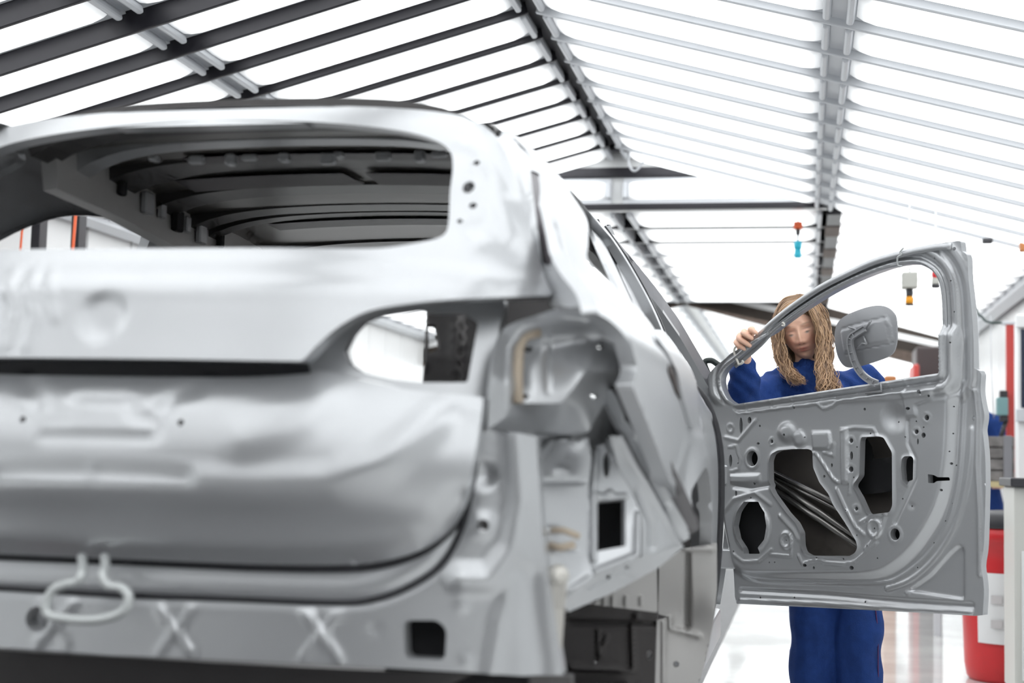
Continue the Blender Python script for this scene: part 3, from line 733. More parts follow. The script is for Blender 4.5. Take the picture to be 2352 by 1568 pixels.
# B pillar and hidden inner door posts on the right
def post(name, y0, y1, w, d, m, z0=.55, inset=.05, z1=None):
    pts = []
    for t in np.linspace(0, 1, 14):
        z = z0+((z1 or re_z(y1)-.01)-z0)*t; y = y0+(y1-y0)*t; pts.append((XC+float(side_h(np.array(y), np.array(z)))-inset, y, z))
    v, f = sweep(pts, [(-w/2, -d/2), (w/2, -d/2), (w/2, d/2), (-w/2, d/2)], up=(1, 0, 0)); return mesh_obj(name, v, f, m, car, False)
post('centre_pillar', 4.24, 4.12, .10, .05, m_car); post('centre_pillar_seal', 4.215, 4.10, .02, .03, m_seal_shade, .55, .012)
def strip(name, p, q, w, inset, m):
    p = np.array(p, float); q = np.array(q, float); d = (q-p)/np.linalg.norm(q-p); n_ = np.array([d[1], -d[0]])
    L_ = np.array([p+(q-p)*t for t in np.linspace(0, 1, 9)]); S_i = Surf((XC, 0, 0), Y3, Z3, X3, lambda a, b: side_h(a, b)-inset, 2.2, 6.5)
    rows = [S_i.P(*S_i.ab(L_+n_*w*k).T) for k in (-.5, .5)]; vs = np.vstack(rows+[r-np.array([.012, 0, 0]) for r in rows[::-1]]); fs = []
    for i in range(8):
        for a in range(4):
            b_ = (a+1) % 4; fs.append((a*9+i, a*9+i+1, b_*9+i+1, b_*9+i))
    return mesh_obj(name, vs, fs, m, car, False)
strip('door_window_frame', (1356, 503), (1446, 700), 15, .03, m_car)
strip('door_window_seal', (1371, 505), (1455, 700), 10, .035, m_seal_shade)
strip('centre_pillar_trim', (1392, 520), (1482, 722), 22, .03, m_car)
# dark seal line along the front edge of the rear door
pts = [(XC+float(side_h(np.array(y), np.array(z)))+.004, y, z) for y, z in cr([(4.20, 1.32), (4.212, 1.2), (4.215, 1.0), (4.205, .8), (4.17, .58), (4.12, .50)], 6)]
tube_obj('door_edge_seal', pts, .012, m_seal_shade, car)
# inner sheet, floor, firewall: keep the cabin dark
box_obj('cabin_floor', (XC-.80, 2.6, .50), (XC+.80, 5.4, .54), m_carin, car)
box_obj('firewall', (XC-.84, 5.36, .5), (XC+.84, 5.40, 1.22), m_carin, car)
box_obj('rocker', (XC+.80, 3.70, .42), (XC+.905, 5.35, .53), m_car, car, .012)
box_obj('rocker', (XC-.905, 3.70, .42), (XC-.80, 5.35, .53), m_car, car, .012)
# ---- rear corner: lamp pocket, struts, vent bracket, wheel house ---
c7 = crop((1050, 640), 2.8); c8 = crop((1150, 1000), 2.76); c6 = crop((1240, 1180), 4.041)
NB = (.45, -.85, .25)
tan_seal = mat('tan_sealant', (.50, .42, .33), .6, .1)
# lamp pocket: bowl open to the rear corner
outl = np.vstack([cr([(1120, 988), (1124, 900), (1134, 820), (1150, 765), (1178, 742), (1238, 722), (1292, 706), (1345, 711), (1402, 737), (1438, 775), (1456, 815), (1462, 846)], 4), [(1400, 849), (1345, 851)], [(1318, 890), (1290, 926), (1240, 927), (1186, 927), (1160, 958)]])
ctrl = [(1134, 820, 2.43), (1120, 985, 2.43), (1150, 765, 2.45), (1240, 722, 2.47), (1292, 706, 2.48), (1345, 711, 2.50), (1402, 737, 2.53), (1456, 815, 2.58), (1462, 846, 2.58),
        (1165, 880, 2.45), (1195, 860, 2.50), (1250, 775, 2.54), (1320, 785, 2.55), (1250, 850, 2.52), (1250, 922, 2.49), (1186, 926, 2.48), (1345, 850, 2.49), (1400, 850, 2.53), (1390, 790, 2.56)]
tsheet('lamp_pocket', outl, ctrl, [circle((1214, 802), 11, 12, 7), circle((1378, 795), 7, 10), circle((1208, 910), 7, 10)], 6.,
       [ridge([(1165, 940), (1172, 800), (1200, 758), (1290, 735), (1350, 742)], 10, .008), ridge([(1255, 770), (1258, 900)], 10, .005), bump((1378, 795), 16, .005)], .02, car, m_car, NB)
outl = [(1120, 992), (1160, 958), (1186, 927), (1240, 927), (1290, 926), (1318, 890), (1345, 851), (1400, 849), (1462, 846), (1447, 884), (1402, 908), (1372, 955), (1352, 990), (1250, 993)]
tsheet('lamp_pocket_shelf', outl, [(1120, 992, 2.47), (1186, 927, 2.475), (1290, 926, 2.485), (1345, 851, 2.485), (1462, 846, 2.575), (1447, 884, 2.66), (1372, 955, 2.63), (1352, 990, 2.63), (1250, 993, 2.60), (1300, 960, 2.57), (1380, 890, 2.58)],
       [circle((1366, 908), 9, 12, 8)], 6., [ridge([(1188, 930), (1290, 929), (1346, 854), (1440, 852)], 6, .006)], .02, car, m_car, NB)
tube_obj('sealant_bead', onY(*np.array([(1190, 925), (1189, 860), (1192, 800), (1205, 772), (1240, 762)]).T, np.array([2.475, 2.49, 2.50, 2.51, 2.52])), .010, tan_seal, car)
# inner quarter panel: keeps the view through the lamp hole dark on its right
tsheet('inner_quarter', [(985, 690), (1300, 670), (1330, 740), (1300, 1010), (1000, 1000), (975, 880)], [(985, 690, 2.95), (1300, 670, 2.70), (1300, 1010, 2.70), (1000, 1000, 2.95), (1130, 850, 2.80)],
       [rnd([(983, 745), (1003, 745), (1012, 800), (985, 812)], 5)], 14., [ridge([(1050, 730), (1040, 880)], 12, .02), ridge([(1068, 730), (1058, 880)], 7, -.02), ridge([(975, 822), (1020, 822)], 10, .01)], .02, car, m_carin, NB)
# backing sheet behind the struts
tsheet('quarter_backing', [(1222, 980), (1440, 880), (1480, 950), (1560, 1150), (1585, 1235), (1440, 1320), (1300, 1395), (1262, 1400), (1240, 1200)],
       [(1222, 980, 2.62), (1440, 880, 2.70), (1585, 1235, 2.92), (1300, 1395, 2.72), (1240, 1200, 2.62), (1400, 1150, 2.80)], [rnd([(1362, 1140), (1446, 1136), (1448, 1270), (1362, 1282)], 6)], 12., [], .02, car, m_car, NB)
# vertical strut left of the vent
outl = rnd(c8([(215, 150), (310, 30), (560, 15), (575, 140), (548, 400), (552, 760), (592, 905), (470, 990), (330, 1000), (285, 860), (268, 640), (272, 330)]), 6)
ctrl = [(*p, y) for p, y in zip(c8([(215, 150), (320, 60), (560, 20), (550, 400), (552, 760), (560, 930), (330, 1000), (270, 640), (272, 330), (400, 500)]), [2.56, 2.63, 2.66, 2.64, 2.60, 2.57, 2.50, 2.52, 2.55, 2.58])]
tsheet('corner_strut', outl, ctrl, [], 6., [ridge(c8([(280, 290), (520, 285)]), 7, -.012), bump(c8([(380, 220)])[0], 28, .012, 16), bump(c8([(330, 600)])[0], 30, .012, 12), ridge(c8([(320, 40), (240, 180)]), 8, .010), ridge(c8([(290, 700), (470, 720)]), 9, -.010), ridge(c8([(310, 960), (440, 980), (560, 900)]), 8, .010)], .03, car, m_car, NB)
for pts, r in ((c8([(285, 600), (400, 600), (500, 640)]), .006), (c8([(290, 690), (380, 710), (470, 690)]), .007), (c8([(330, 930), (400, 930)]), .009)):
    tube_obj('sealant_bead', onY(*np.array(pts).T, 2.535), r, tan_seal, car)
vs, fs = sweep(onY(*np.array(c8([(372, 895), (350, 1100), (330, 1400)])).T, np.array([2.50, 2.50, 2.49])), [(-.014, -.01), (.014, -.01), (.014, .01), (-.014, .01)], up=(0, 1, 0))
mesh_obj('seam_flange', vs, fs, mat('pale_seam', (.62, .60, .56), .4, .4), car, False)
v, f = lathe([(0, -.01), (.016, -.01), (.02, 0), (.016, .012), (.006, .016), (0, .017)], 14, Matrix.Translation(V(onY(*c8([(365, 885)])[0], 2.50))) @ Matrix.Rotation(math.pi/2, 4, 'X'))
mesh_obj('drain_plug', v, f, mat('pale_seam', (.62, .60, .56)), car)
# vent plate
outl = rnd(c8([(600, 70), (680, 45), (742, 200), (822, 335), (885, 480), (885, 765), (590, 892), (556, 760), (548, 400), (572, 150)]), 6)
ctrl = [(*p, y) for p, y in zip(c8([(600, 70), (680, 45), (885, 480), (885, 765), (590, 890), (550, 400), (700, 560)]), [2.69, 2.70, 2.70, 2.66, 2.60, 2.65, 2.67])]
vh = c8([(614, 414), (790, 402), (793, 700), (614, 732)])
tsheet('vent_plate', outl, ctrl, [np.array(vh), np.array(circle(c8([(672, 185)])[0], 8, 14, 30))], 5., [ridge(c8([(600, 100), (580, 400), (585, 800)]), 8, .014), ridge(c8([(600, 860), (860, 760), (866, 500)]), 9, .010), ridge(c8([(600, 380), (660, 390), (690, 360), (720, 390), (790, 385)]), 8, .008)], .02, car, m_car, NB)
q = np.array(vh); cpt = q.mean(0)
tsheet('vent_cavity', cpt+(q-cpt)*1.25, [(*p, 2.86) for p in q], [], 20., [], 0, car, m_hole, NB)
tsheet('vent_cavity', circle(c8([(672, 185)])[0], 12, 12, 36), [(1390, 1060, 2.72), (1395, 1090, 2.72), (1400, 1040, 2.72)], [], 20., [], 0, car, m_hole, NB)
# sloping side of the bracket and its lower flange
outl = c8([(690, 0), (785, 10), (960, 340), (1148, 690), (895, 768), (890, 480), (826, 335), (745, 200)])
tsheet('bracket_slope', rnd(outl, 5), [(*p, y) for p, y in zip(c8([(690, 0), (785, 10), (1148, 690), (895, 768), (890, 480), (745, 200), (960, 340)]), [2.66, 2.68, 2.86, 2.76, 2.75, 2.70, 2.77])], [], 6., [ridge(c8([(760, 10), (950, 360), (1130, 690)]), 7, .012), ridge(c8([(880, 350), (960, 560), (960, 700)]), 14, -.010)], .02, car, m_car, NB)
outl = c8([(1168, 700), (1000, 838), (720, 990), (430, 1118), (398, 1080), (425, 1000), (600, 892), (885, 768), (1140, 690)])
tsheet('bracket_flange', rnd(outl, 5), [(*p, y) for p, y in zip(c8([(1168, 700), (1000, 838), (720, 990), (430, 1118), (398, 1080), (600, 892), (885, 768)]), [2.87, 2.84, 2.78, 2.66, 2.62, 2.70, 2.76])], [circle(c8([(805, 830)])[0], 4), circle(c8([(688, 892)])[0], 5)], 6., [ridge(c8([(560, 960), (700, 890), (820, 830)]), 6, -.008), bump(c8([(800, 900)])[0], 24, -.008, 14)], .02, car, m_car, NB)
# welded flange strip along the quarter panel edge
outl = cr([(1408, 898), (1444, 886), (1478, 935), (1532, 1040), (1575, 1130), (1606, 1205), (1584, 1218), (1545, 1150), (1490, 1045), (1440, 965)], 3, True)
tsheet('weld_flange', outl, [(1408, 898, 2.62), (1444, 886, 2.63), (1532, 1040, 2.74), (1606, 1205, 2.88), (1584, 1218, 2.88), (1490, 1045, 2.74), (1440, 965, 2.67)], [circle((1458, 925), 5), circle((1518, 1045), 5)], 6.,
       [bump((1470, 965), 16, .010), bump((1500, 1010), 14, -.008), bump((1520, 1075), 16, .010), bump((1550, 1130), 14, -.008)], .015, car, mat('flange_shade_grey', (.17, .165, .17), .4, .7), NB)  # darker grey puts the flange's shade into its colour
outl = cr([(1385, 905), (1408, 898), (1440, 965), (1490, 1045), (1545, 1150), (1584, 1222), (1565, 1240), (1530, 1180), (1470, 1060), (1420, 980)], 3, True)
tsheet('quarter_ridge', outl, [(1385, 905, 2.62), (1408, 898, 2.60), (1490, 1045, 2.70), (1584, 1222, 2.86), (1565, 1240, 2.86), (1470, 1060, 2.72)], [], 6., [bump((1450, 1010), 18, .012), bump((1490, 1090), 16, .012), bump((1440, 960), 12, -.010), bump((1530, 1165), 14, .010)], .015, car, m_car, NB)
# wheel house: inner faces seen through the open corner
m_wh = mat('wheelhouse_grey', (.40, .39, .38), .5, .45)
outl = c6([(1108, 470), (1330, 320), (1640, 270), (1640, 700), (1610, 1000), (1560, 1260), (1470, 1600), (1060, 1600), (1056, 1000), (1200, 955), (1100, 930)])
tsheet('wheelhouse_front', rnd(outl, 4), [(1515, 1300, 3.52), (1640, 1250, 3.62), (1640, 1400, 3.60), (1600, 1560, 3.56), (1505, 1560, 3.50), (1560, 1400, 3.60)], [circle(c6([(1265, 1395)])[0], 7.5, 14)], 6.,
       [ridge(c6([(1370, 380), (1370, 1040)]), 9, -.03), ridge(c6([(1210, 960), (1210, 1060), (1480, 1130)]), 8, .016), ridge(c6([(1340, 320), (1600, 330)]), 8, .02), ridge(c6([(1150, 1000), (1150, 1560)]), 8, .012)], .02, car, m_wh)
outl = c6([(500, 840), (620, 700), (880, 540), (1075, 440), (1086, 915), (900, 890)])
tsheet('wheelhouse_rear', rnd(outl, 4), [(1365, 1390, 3.10), (1440, 1310, 3.15), (1508, 1290, 3.2), (1508, 1405, 3.2), (1460, 1400, 3.15)], [], 5., [ridge(c6([(x, 770), (x, 850)]), 5, .012) for x in (600, 680, 800, 940)], .02, car, m_wh)
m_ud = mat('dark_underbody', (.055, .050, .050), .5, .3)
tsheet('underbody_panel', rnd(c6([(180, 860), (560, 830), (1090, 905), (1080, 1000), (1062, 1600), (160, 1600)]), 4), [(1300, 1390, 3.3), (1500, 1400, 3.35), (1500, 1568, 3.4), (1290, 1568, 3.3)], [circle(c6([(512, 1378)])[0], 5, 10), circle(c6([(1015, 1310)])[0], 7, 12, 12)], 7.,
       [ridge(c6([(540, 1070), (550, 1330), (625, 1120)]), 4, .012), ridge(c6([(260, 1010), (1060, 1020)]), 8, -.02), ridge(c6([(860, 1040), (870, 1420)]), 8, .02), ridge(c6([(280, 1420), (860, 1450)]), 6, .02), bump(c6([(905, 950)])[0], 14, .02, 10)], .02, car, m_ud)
box_obj('inner_sill', (XC+.45, 2.95, .56), (XC+.50, 3.9, .95), m_ud, car)
# the left corner mirrors the right one
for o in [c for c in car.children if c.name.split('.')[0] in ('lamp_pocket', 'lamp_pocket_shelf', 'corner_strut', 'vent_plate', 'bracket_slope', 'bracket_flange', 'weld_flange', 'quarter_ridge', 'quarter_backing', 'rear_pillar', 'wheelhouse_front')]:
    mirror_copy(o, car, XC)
# edge of the rear door standing proud of the quarter panel, and the dark gap beside it
cQ = crop((1010, 597), 2.2754)
S_e = Surf((XC, 0, 0), Y3, Z3, X3, lambda a, b: side_h(a, b)+.010, 2.2, 6.5); S_e2 = Surf((XC, 0, 0), Y3, Z3, X3, lambda a, b: side_h(a, b)+.004, 2.2, 6.5)
sheet('rear_door_edge', S_e, S_e.ab(cr(cQ([(1135, 372), (1165, 366), (1195, 395), (1240, 455), (1315, 565), (1340, 640), (1352, 760), (1346, 855), (1322, 872), (1292, 780), (1266, 690), (1244, 590), (1190, 480), (1150, 420)]), 3, True)), [], .02, [], .012, car, m_car)
sheet('rear_door_gap', S_e2, S_e2.ab(cQ([(1185, 505), (1222, 548), (1250, 620), (1272, 700), (1316, 815), (1302, 808), (1240, 690), (1200, 580)])), [], .02, [], .004, car, mat('dark_brown_gap', (.03, .018, .015), .6))
# wire hook hooked under the tailgate edge
m_wire = mat('grey_painted_wire', (.55, .57, .57), .4, .3)
wl = cr([(188, 1278), (190, 1310), (178, 1335), (150, 1342), (122, 1355), (106, 1385), (112, 1412), (150, 1420), (200, 1424), (252, 1418), (286, 1400), (296, 1370), (280, 1350), (252, 1345), (236, 1325), (242, 1300), (240, 1278)], 5)
tube_obj('wire_hook', onY(wl[:, 0], wl[:, 1], np.interp(wl[:, 1], [1278, 1320, 1424], [2.318, 2.27, 2.26])), .0085, m_wire, None, 10)
tag(bpy.data.objects['wire_hook'], 'grey bent wire loop hooked under the lower edge of the tailgate', 'hook')
# transport skid carrying the body
sk = empty('transport_skid', (XC, 4., 0)); tag(sk, 'dark red steel skid carrying the car body above the floor', 'skid')
m_sk = mat('maroon_steel', (.11, .035, .04), .55, .2, noise=.3)
for sx in (1, -1):
    box_obj('runner', (XC+sx*.55-.06, 2.3, .0), (XC+sx*.55+.06, 5.6, .12), m_sk, sk, .006)
    for y in (2.75, 4.9): box_obj('stanchion', (XC+sx*.55-.05, y, .11), (XC+sx*.55+.05, y+.1, .39), m_sk, sk, .006)
for y in (2.7, 4.9): box_obj('cross_beam', (XC-.75, y, .27), (XC+.80, y+.14, .40), m_sk, sk, .006)
# ================================================================ OPEN FRONT DOOR (inside towards the lens)
cD = crop((1620, 840), 2.6132); cF = crop((1600, 520), 3.1277); cG = crop((1980, 560), 6.3226)
AOP = math.radians(52)
HG = onY(1685, 1385, 5.2)
eD = np.array([math.sin(AOP), -math.cos(AOP), 0]); nD = np.array([-math.cos(AOP), -math.sin(AOP), 0])
OD = np.array([HG[0], HG[1], 0])
door_h = lambda a, b: .11*np.clip((b-1.18)/.6, 0, 1.3)**1.6
S_d = Surf(OD, eD, Z3, nD, door_h, 3., 7.)
Q = S_d.ab
def QD(pts): return Q(cD(pts))
def QF(pts): return Q(cF(pts))
SC = 1/2.6132*4.9/FPX*1.05         # metres per crop pixel on the door
door = empty('front_door', (HG[0], HG[1], .6)); door.parent = car; door.matrix_parent_inverse = car.matrix_world.inverted()
door['label'] = 'open front door without glass or trim, its pressed inner panel towards the lens'
bottom = cr([(1692, 1386), (1900, 1396), (2100, 1406), (2240, 1414)], 5)
right = cr([(2257, 1412), (2260, 1354), (2255, 1300), (2260, 1250), (2263, 1160), (2264, 1108), (2263, 1050), (2259, 1006), (2257, 985), (2261, 955), (2256, 926), (2252, 897), (2254, 860)], 4)
rtop = [(2250, 852), (2240, 846)]
right2 = cr([(2240, 838), (2239, 781), (2235, 702), (2228, 639), (2222, 592)], 4)
rtop2 = [(2219, 583), (2209, 576), (2206, 554)]
arc = cr([(2200, 553), (2150, 562), (2082, 575), (2016, 593), (1952, 621), (1888, 655), (1824, 698), (1779, 734), (1747, 766), (1712, 798), (1688, 815), (1661, 840), (1645, 862), (1637, 885)], 4)
left = cr([(1640, 905), (1648, 960), (1655, 1050), (1661, 1150), (1674, 1250), (1684, 1300), (1688, 1370)], 3)
out_px = np.vstack([bottom, right, rtop, right2, rtop2, arc, left])
win_px = np.vstack([cr([(1700, 929), (1682, 916), (1670, 890), (1669, 866), (1682, 844), (1706, 825), (1741, 795), (1779, 760), (1824, 726), (1872, 694), (1920, 666), (1968, 643), (2016, 624), (2062, 610), (2106, 606), (2130, 614), (2148, 629), (2157, 645), (2162, 665), (2165, 702), (2167, 766), (2168, 858)], 4), [(2100, 868), (1950, 891), (1800, 914)]])
out_ab = Q(out_px); win_ab = Q(win_px)
HA = [(470, 508), (560, 500), (655, 500), (678, 512), (682, 610), (720, 700), (775, 770), (800, 830), (880, 950), (940, 1050), (948, 1085), (935, 1120), (900, 1140), (660, 1138), (622, 1118), (608, 1080), (605, 1000), (575, 940), (520, 880), (440, 770), (418, 725), (416, 570), (430, 530)]
HB = [(975, 428), (1080, 425), (1105, 432), (1155, 520), (1157, 840), (1140, 878), (1015, 893), (1000, 880), (960, 790), (922, 725), (925, 708), (960, 660), (966, 445)]
HC_ = [(262, 815), (350, 815), (395, 880), (408, 960), (395, 1040), (357, 1088), (357, 1127), (262, 1127), (262, 1088), (228, 1035), (212, 960), (228, 880)]
HDs = [(1213, 560), (1228, 543), (1270, 542), (1281, 558), (1279, 685), (1254, 692), (1246, 718), (1216, 690), (1209, 610)]
HE = [(1365, 650), (1400, 655), (1425, 668), (1476, 668), (1478, 688), (1420, 692), (1400, 705), (1367, 703)]
holes = [win_ab, rnd(QD(HA), .008), rnd(QD(HB), .008), rnd(QD(HC_), .004), rnd(QD(HDs), .005), rnd(QD(HE), .003)]
def dc(x, y, r, ry=None, n=12): holes.append(circle(QD([(x, y)])[0], r*SC*.92, n, (ry or r)*SC))
dc(313, 557, 45, None, 24); dc(1170, 1010, 32, None, 20); dc(245, 360, 14, 48, 16); dc(296, 327, 16, 20)
for x, y, r in ((358, 362, 7), (430, 455, 11), (516, 416, 8), (632, 430, 5), (563, 252, 8), (987, 262, 8), (1327, 163, 14), (1376, 183, 7), (1360, 313, 15), (1298, 397, 13), (1340, 418, 14), (1297, 335, 5),
                (1341, 370, 5), (1180, 338, 5), (1230, 428, 5), (907, 450, 13), (941, 488, 5), (906, 621, 16), (922, 670, 5), (745, 663, 8), (938, 857, 11), (880, 866, 5), (1046, 975, 5), (1005, 1078, 6),
                (940, 1015, 5), (1022, 407, 5), (517, 1045, 4), (304, 792, 6), (200, 1112, 6), (415, 1178, 5), (447, 1177, 5), (682, 1210, 8), (700, 1150, 5), (860, 1157, 5), (1064, 1152, 5), (1268, 842, 5), (1216, 797, 5),
                (1505, 245, 4), (1500, 407, 4), (1483, 514, 4), (1488, 586, 7), (1508, 597, 4), (1440, 745, 7), (1486, 825, 4), (1442, 930, 4), (1373, 1062, 4), (1275, 1210, 4), (1612, 313, 12), (327, 706, 8), (227, 585, 5), (330, 1390, 6), (535, 1390, 6), (960, 1417, 6)):
    dc(x, y, r, None, 8 if r < 8 else 12)
for x, y, r, ry in ((1250, 258, 15, 8), (1306, 455, 6, 16), (908, 540, 11, 24), (790, 597, 7, 11), (215, 765, 9, 16), (628, 1195, 14, 9), (908, 1210, 16, 11), (348, 467, 12, 7), (182, 570, 14, 38)): dc(x, y, r, ry)
for u, v in cG([(1082, 215), (1322, 540), (1372, 990), (1376, 1443)]): holes.append(circle(Q([(u, v)])[0], .0028, 8))
holes.append(circle(Q(cG([(1358, 75)]))[0], .0055, 12))
px_ = SC
inner_poly = QD(cr([(175, 1165), (215, 1225), (300, 1255), (700, 1262), (1000, 1258), (1140, 1210), (1270, 1100), (1380, 940), (1440, 800), (1475, 640), (1495, 400), (1510, 0), (1520, -200), (1300, -200), (-100, -100), (60, 500), (120, 900)], 4, True))
lowtri = QD([(1225, 1345), (1350, 1255), (1470, 1120), (1520, 1078), (1548, 1095), (1550, 1400), (1240, 1352)])
def frame_relief(A, B):
    d = seg_dist(A, B, win_ab, True)
    up = sst((B-(1.262))/.05)
    f = np.interp(d, [0, .004, .010, .018, .026, .034, .046, .056, .062, .075, .09, .105, .12], [0, .010, .011, -.004, -.007, .008, .013, .012, .002, -.002, .010, .010, .0])
    return f*up
rel = [plate(inner_poly, .028, 70*px_), plate(rnd(lowtri, .01), -.012, 18*px_), frame_relief,
       ridge(QD(cr([(190, 1230), (330, 1290), (700, 1300), (1050, 1300), (1180, 1260), (1330, 1140), (1440, 980), (1500, 800), (1530, 600), (1545, 350), (1555, 100)], 4)), 16*px_, .008),
       ridge(QD(cr([(1090, 1335), (1230, 1285), (1370, 1165), (1480, 1000), (1550, 800), (1590, 560), (1600, 380)], 4)), 22*px_, .010),
       ridge(QD([(1620, 150), (1635, 330), (1630, 600), (1645, 900), (1648, 1250)]), 18*px_, .012),
       ridge(QD([(215, 1345), (700, 1372), (1250, 1420), (1600, 1440)]), 22*px_, -.014), ridge(QD([(210, 1405), (700, 1425), (1250, 1462), (1600, 1480)]), 14*px_, .012),
       # belt strip with its little bridges
       plate(QD([(200, 255), (560, 205), (1000, 150), (1420, 85), (1420, 135), (1000, 178), (560, 232), (230, 285)]), -.010, 10*px_),
       ridge(QD([(225, 285), (560, 245), (700, 228), (740, 262), (800, 240), (830, 215), (1215, 165), (1230, 130)]), 9*px_, .009)]
for x, y in ((270, 262), (420, 235), (545, 215), (715, 190), (795, 178), (925, 160), (1130, 125), (1230, 112), (1350, 95)):
    rel.append(ridge(QD([(x, y-25), (x, y+15)]), 6*px_, .008))
for h_, w, k in ((HA, 16, .007), (HB, 15, .007), (HDs, 14, .005)): rel.append(ridge(rnd(QD(h_), .008), w*px_, k, True))
def ring(c, r, w, k): return lambda A, B, c=QD([c])[0]: k*sst(1-np.abs(np.hypot((A-c[0])/.92, B-c[1])-r*px_)/(w*px_))
rel += [ring((313, 557), 54, 14, .006), ring((1170, 1010), 40, 12, .006), ring((310, 965), 132, 30, .016), ring((517, 1045), 40, 16, .012), ring((1046, 975), 42, 18, .012), ring((907, 450), 22, 9, .005), ring((906, 621), 24, 8, .004),
        ring((938, 857), 20, 9, .006), ring((1298, 397), 20, 7, .004), ring((430, 455), 18, 7, .005), ring((1360, 313), 22, 8, .003), ring((182, 375), 24, 9, .005),
        bump(QD([(1165, 310)])[0], 100*px_, -.022, 95*px_), bump(QD([(525, 400)])[0], 85*px_, .020, 70*px_, .3), bump(QD([(600, 440)])[0], 55*px_, .014, 60*px_, .4),
        plate(QD([(180, 655), (362, 652), (365, 700), (185, 702)]), .012, 10*px_), ridge(QD([(200, 720), (300, 735), (420, 715)]), 22*px_, -.014),
        plate(QD([(672, 400), (780, 395), (790, 470), (770, 500), (680, 500)]), .014, 14*px_), plate(QD([(845, 385), (885, 378), (888, 700), (850, 705)]), .016, 16*px_),
        ridge(QD([(850, 385), (930, 372), (1040, 380), (1060, 420)]), 12*px_, .008), ridge(QD([(690, 520), (720, 560), (800, 680), (830, 700)]), 12*px_, .014), ridge(QD([(740, 520), (800, 540), (805, 470)]), 9*px_, .010),
        ridge(QD([(900, 650), (893, 770)]), 7*px_, .008), ridge(QD([(820, 740), (870, 850), (930, 960), (985, 1010)]), 14*px_, .012), ridge(QD([(960, 940), (1020, 905), (1115, 880), (1080, 1000), (990, 1100)]), 14*px_, .008),
        ridge(QD([(590, 1135), (615, 1185), (680, 1165), (735, 1165), (745, 1178), (870, 1185), (925, 1175), (1060, 1060)]), 9*px_, .010), ridge(QD([(420, 1130), (545, 1140), (552, 1010)]), 9*px_, .008),
        ridge(QD([(200, 1130), (260, 1175), (350, 1170), (430, 1100)]), 12*px_, .008), ridge(QD([(480, 900), (560, 985), (590, 1040)]), 18*px_, .010),
        ridge(QD([(1245, 330), (1250, 470), (1290, 560), (1290, 680), (1240, 790), (1170, 940)]), 14*px_, -.008), plate(QD([(1215, 165), (1235, 310), (1300, 300), (1290, 240), (1390, 200), (1400, 140)]), .008, 12*px_),
        bump(QD([(1268, 842)])[0], 26*px_, -.006), ridge(QD([(170, 490), (215, 480), (240, 560), (230, 620), (180, 635)]), 9*px_, .006), ridge(QD([(130, 890), (200, 800), (330, 760), (420, 830)]), 16*px_, .008), ridge(QD([(150, 430), (230, 450), (330, 330)]), 14*px_, .006),
        bump(QD([(1210, 1362)])[0], 14*px_, .010, 20*px_)]
rel = [rel[0], rel[1], rel[2]]+[(lambda A, B, r=r: .62*r(A, B)) for r in rel[3:]]
sheet('inner_panel', S_d, out_ab, holes, .0062, rel, .028, door, m_car)
# outer skin behind it
S_do = Surf(OD, eD, Z3, nD, lambda a, b: door_h(a, b)-.075-.02*np.sin(np.clip((b-.55)/.75, 0, 1)*math.pi))
m_doorin = mat('door_cavity_brown_grey', (.20, .18, .165), .42, .6)
c0 = out_ab.mean(0)
o2 = c0+(out_ab-c0)*.985; wc = win_ab.mean(0); w2 = wc+(win_ab-wc)*1.06
belt_ok = o2.copy()
sheet('outer_skin', S_do, [(.0, .60), (.92, .62), (.935, .9), (.925, 1.24), (.5, 1.20), (.02, 1.13)], [], .03, [], .01, door, m_doorin)
S_b = Surf(OD, eD, Z3, nD, lambda a, b: door_h(a, b)-.045)
def bar(p, q, r, name='impact_bar'):
    ab_ = S_b.ab(cD([p, q])); P = S_b.P(ab_[:, 0], ab_[:, 1]); d = P[1]-P[0]
    return tube_obj(name, [P[0]-d*.12, P[1]+d*.12], r, mat('dark_steel_tube', (.28, .27, .26), .3, .9), door, 12)
bar((425, 648), (900, 878), .009); bar((425, 700), (945, 1052), .011); bar((440, 760), (945, 1095), .011); bar((420, 672), (880, 905), .006)
S_b2 = Surf(OD, eD, Z3, nD, lambda a, b: door_h(a, b)-.055)
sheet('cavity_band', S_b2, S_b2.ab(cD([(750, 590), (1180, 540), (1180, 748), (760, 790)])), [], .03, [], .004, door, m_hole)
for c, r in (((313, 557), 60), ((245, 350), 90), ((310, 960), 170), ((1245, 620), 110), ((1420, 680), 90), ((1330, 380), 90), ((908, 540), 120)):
    cc = S_b2.ab(cD([c]))[0]; sheet('cavity_shade', Surf(OD, eD, Z3, nD, lambda a, b: door_h(a, b)-.06), circle(cc, r*SC*.9, 14, r*SC), [], .03, [], 0, door, m_hole if c != (310, 960) else m_ud)
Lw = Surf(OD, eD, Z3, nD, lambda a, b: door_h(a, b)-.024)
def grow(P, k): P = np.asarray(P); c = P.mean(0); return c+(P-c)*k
sheet('cavity_shade', Lw, Lw.ab(cD([(175, 1170), (150, 900), (130, 480), (120, 330), (400, 255), (900, 180), (1420, 120), (1560, 250), (1560, 1100), (1300, 1230), (400, 1240)])), [grow(rnd(Lw.ab(cD(HA)), .008), 1.05), grow(rnd(Lw.ab(cD(HB)), .008), 1.06)], .04, [], 0, door, m_hole)  # near-black sheet added behind the panel to shade its small holes
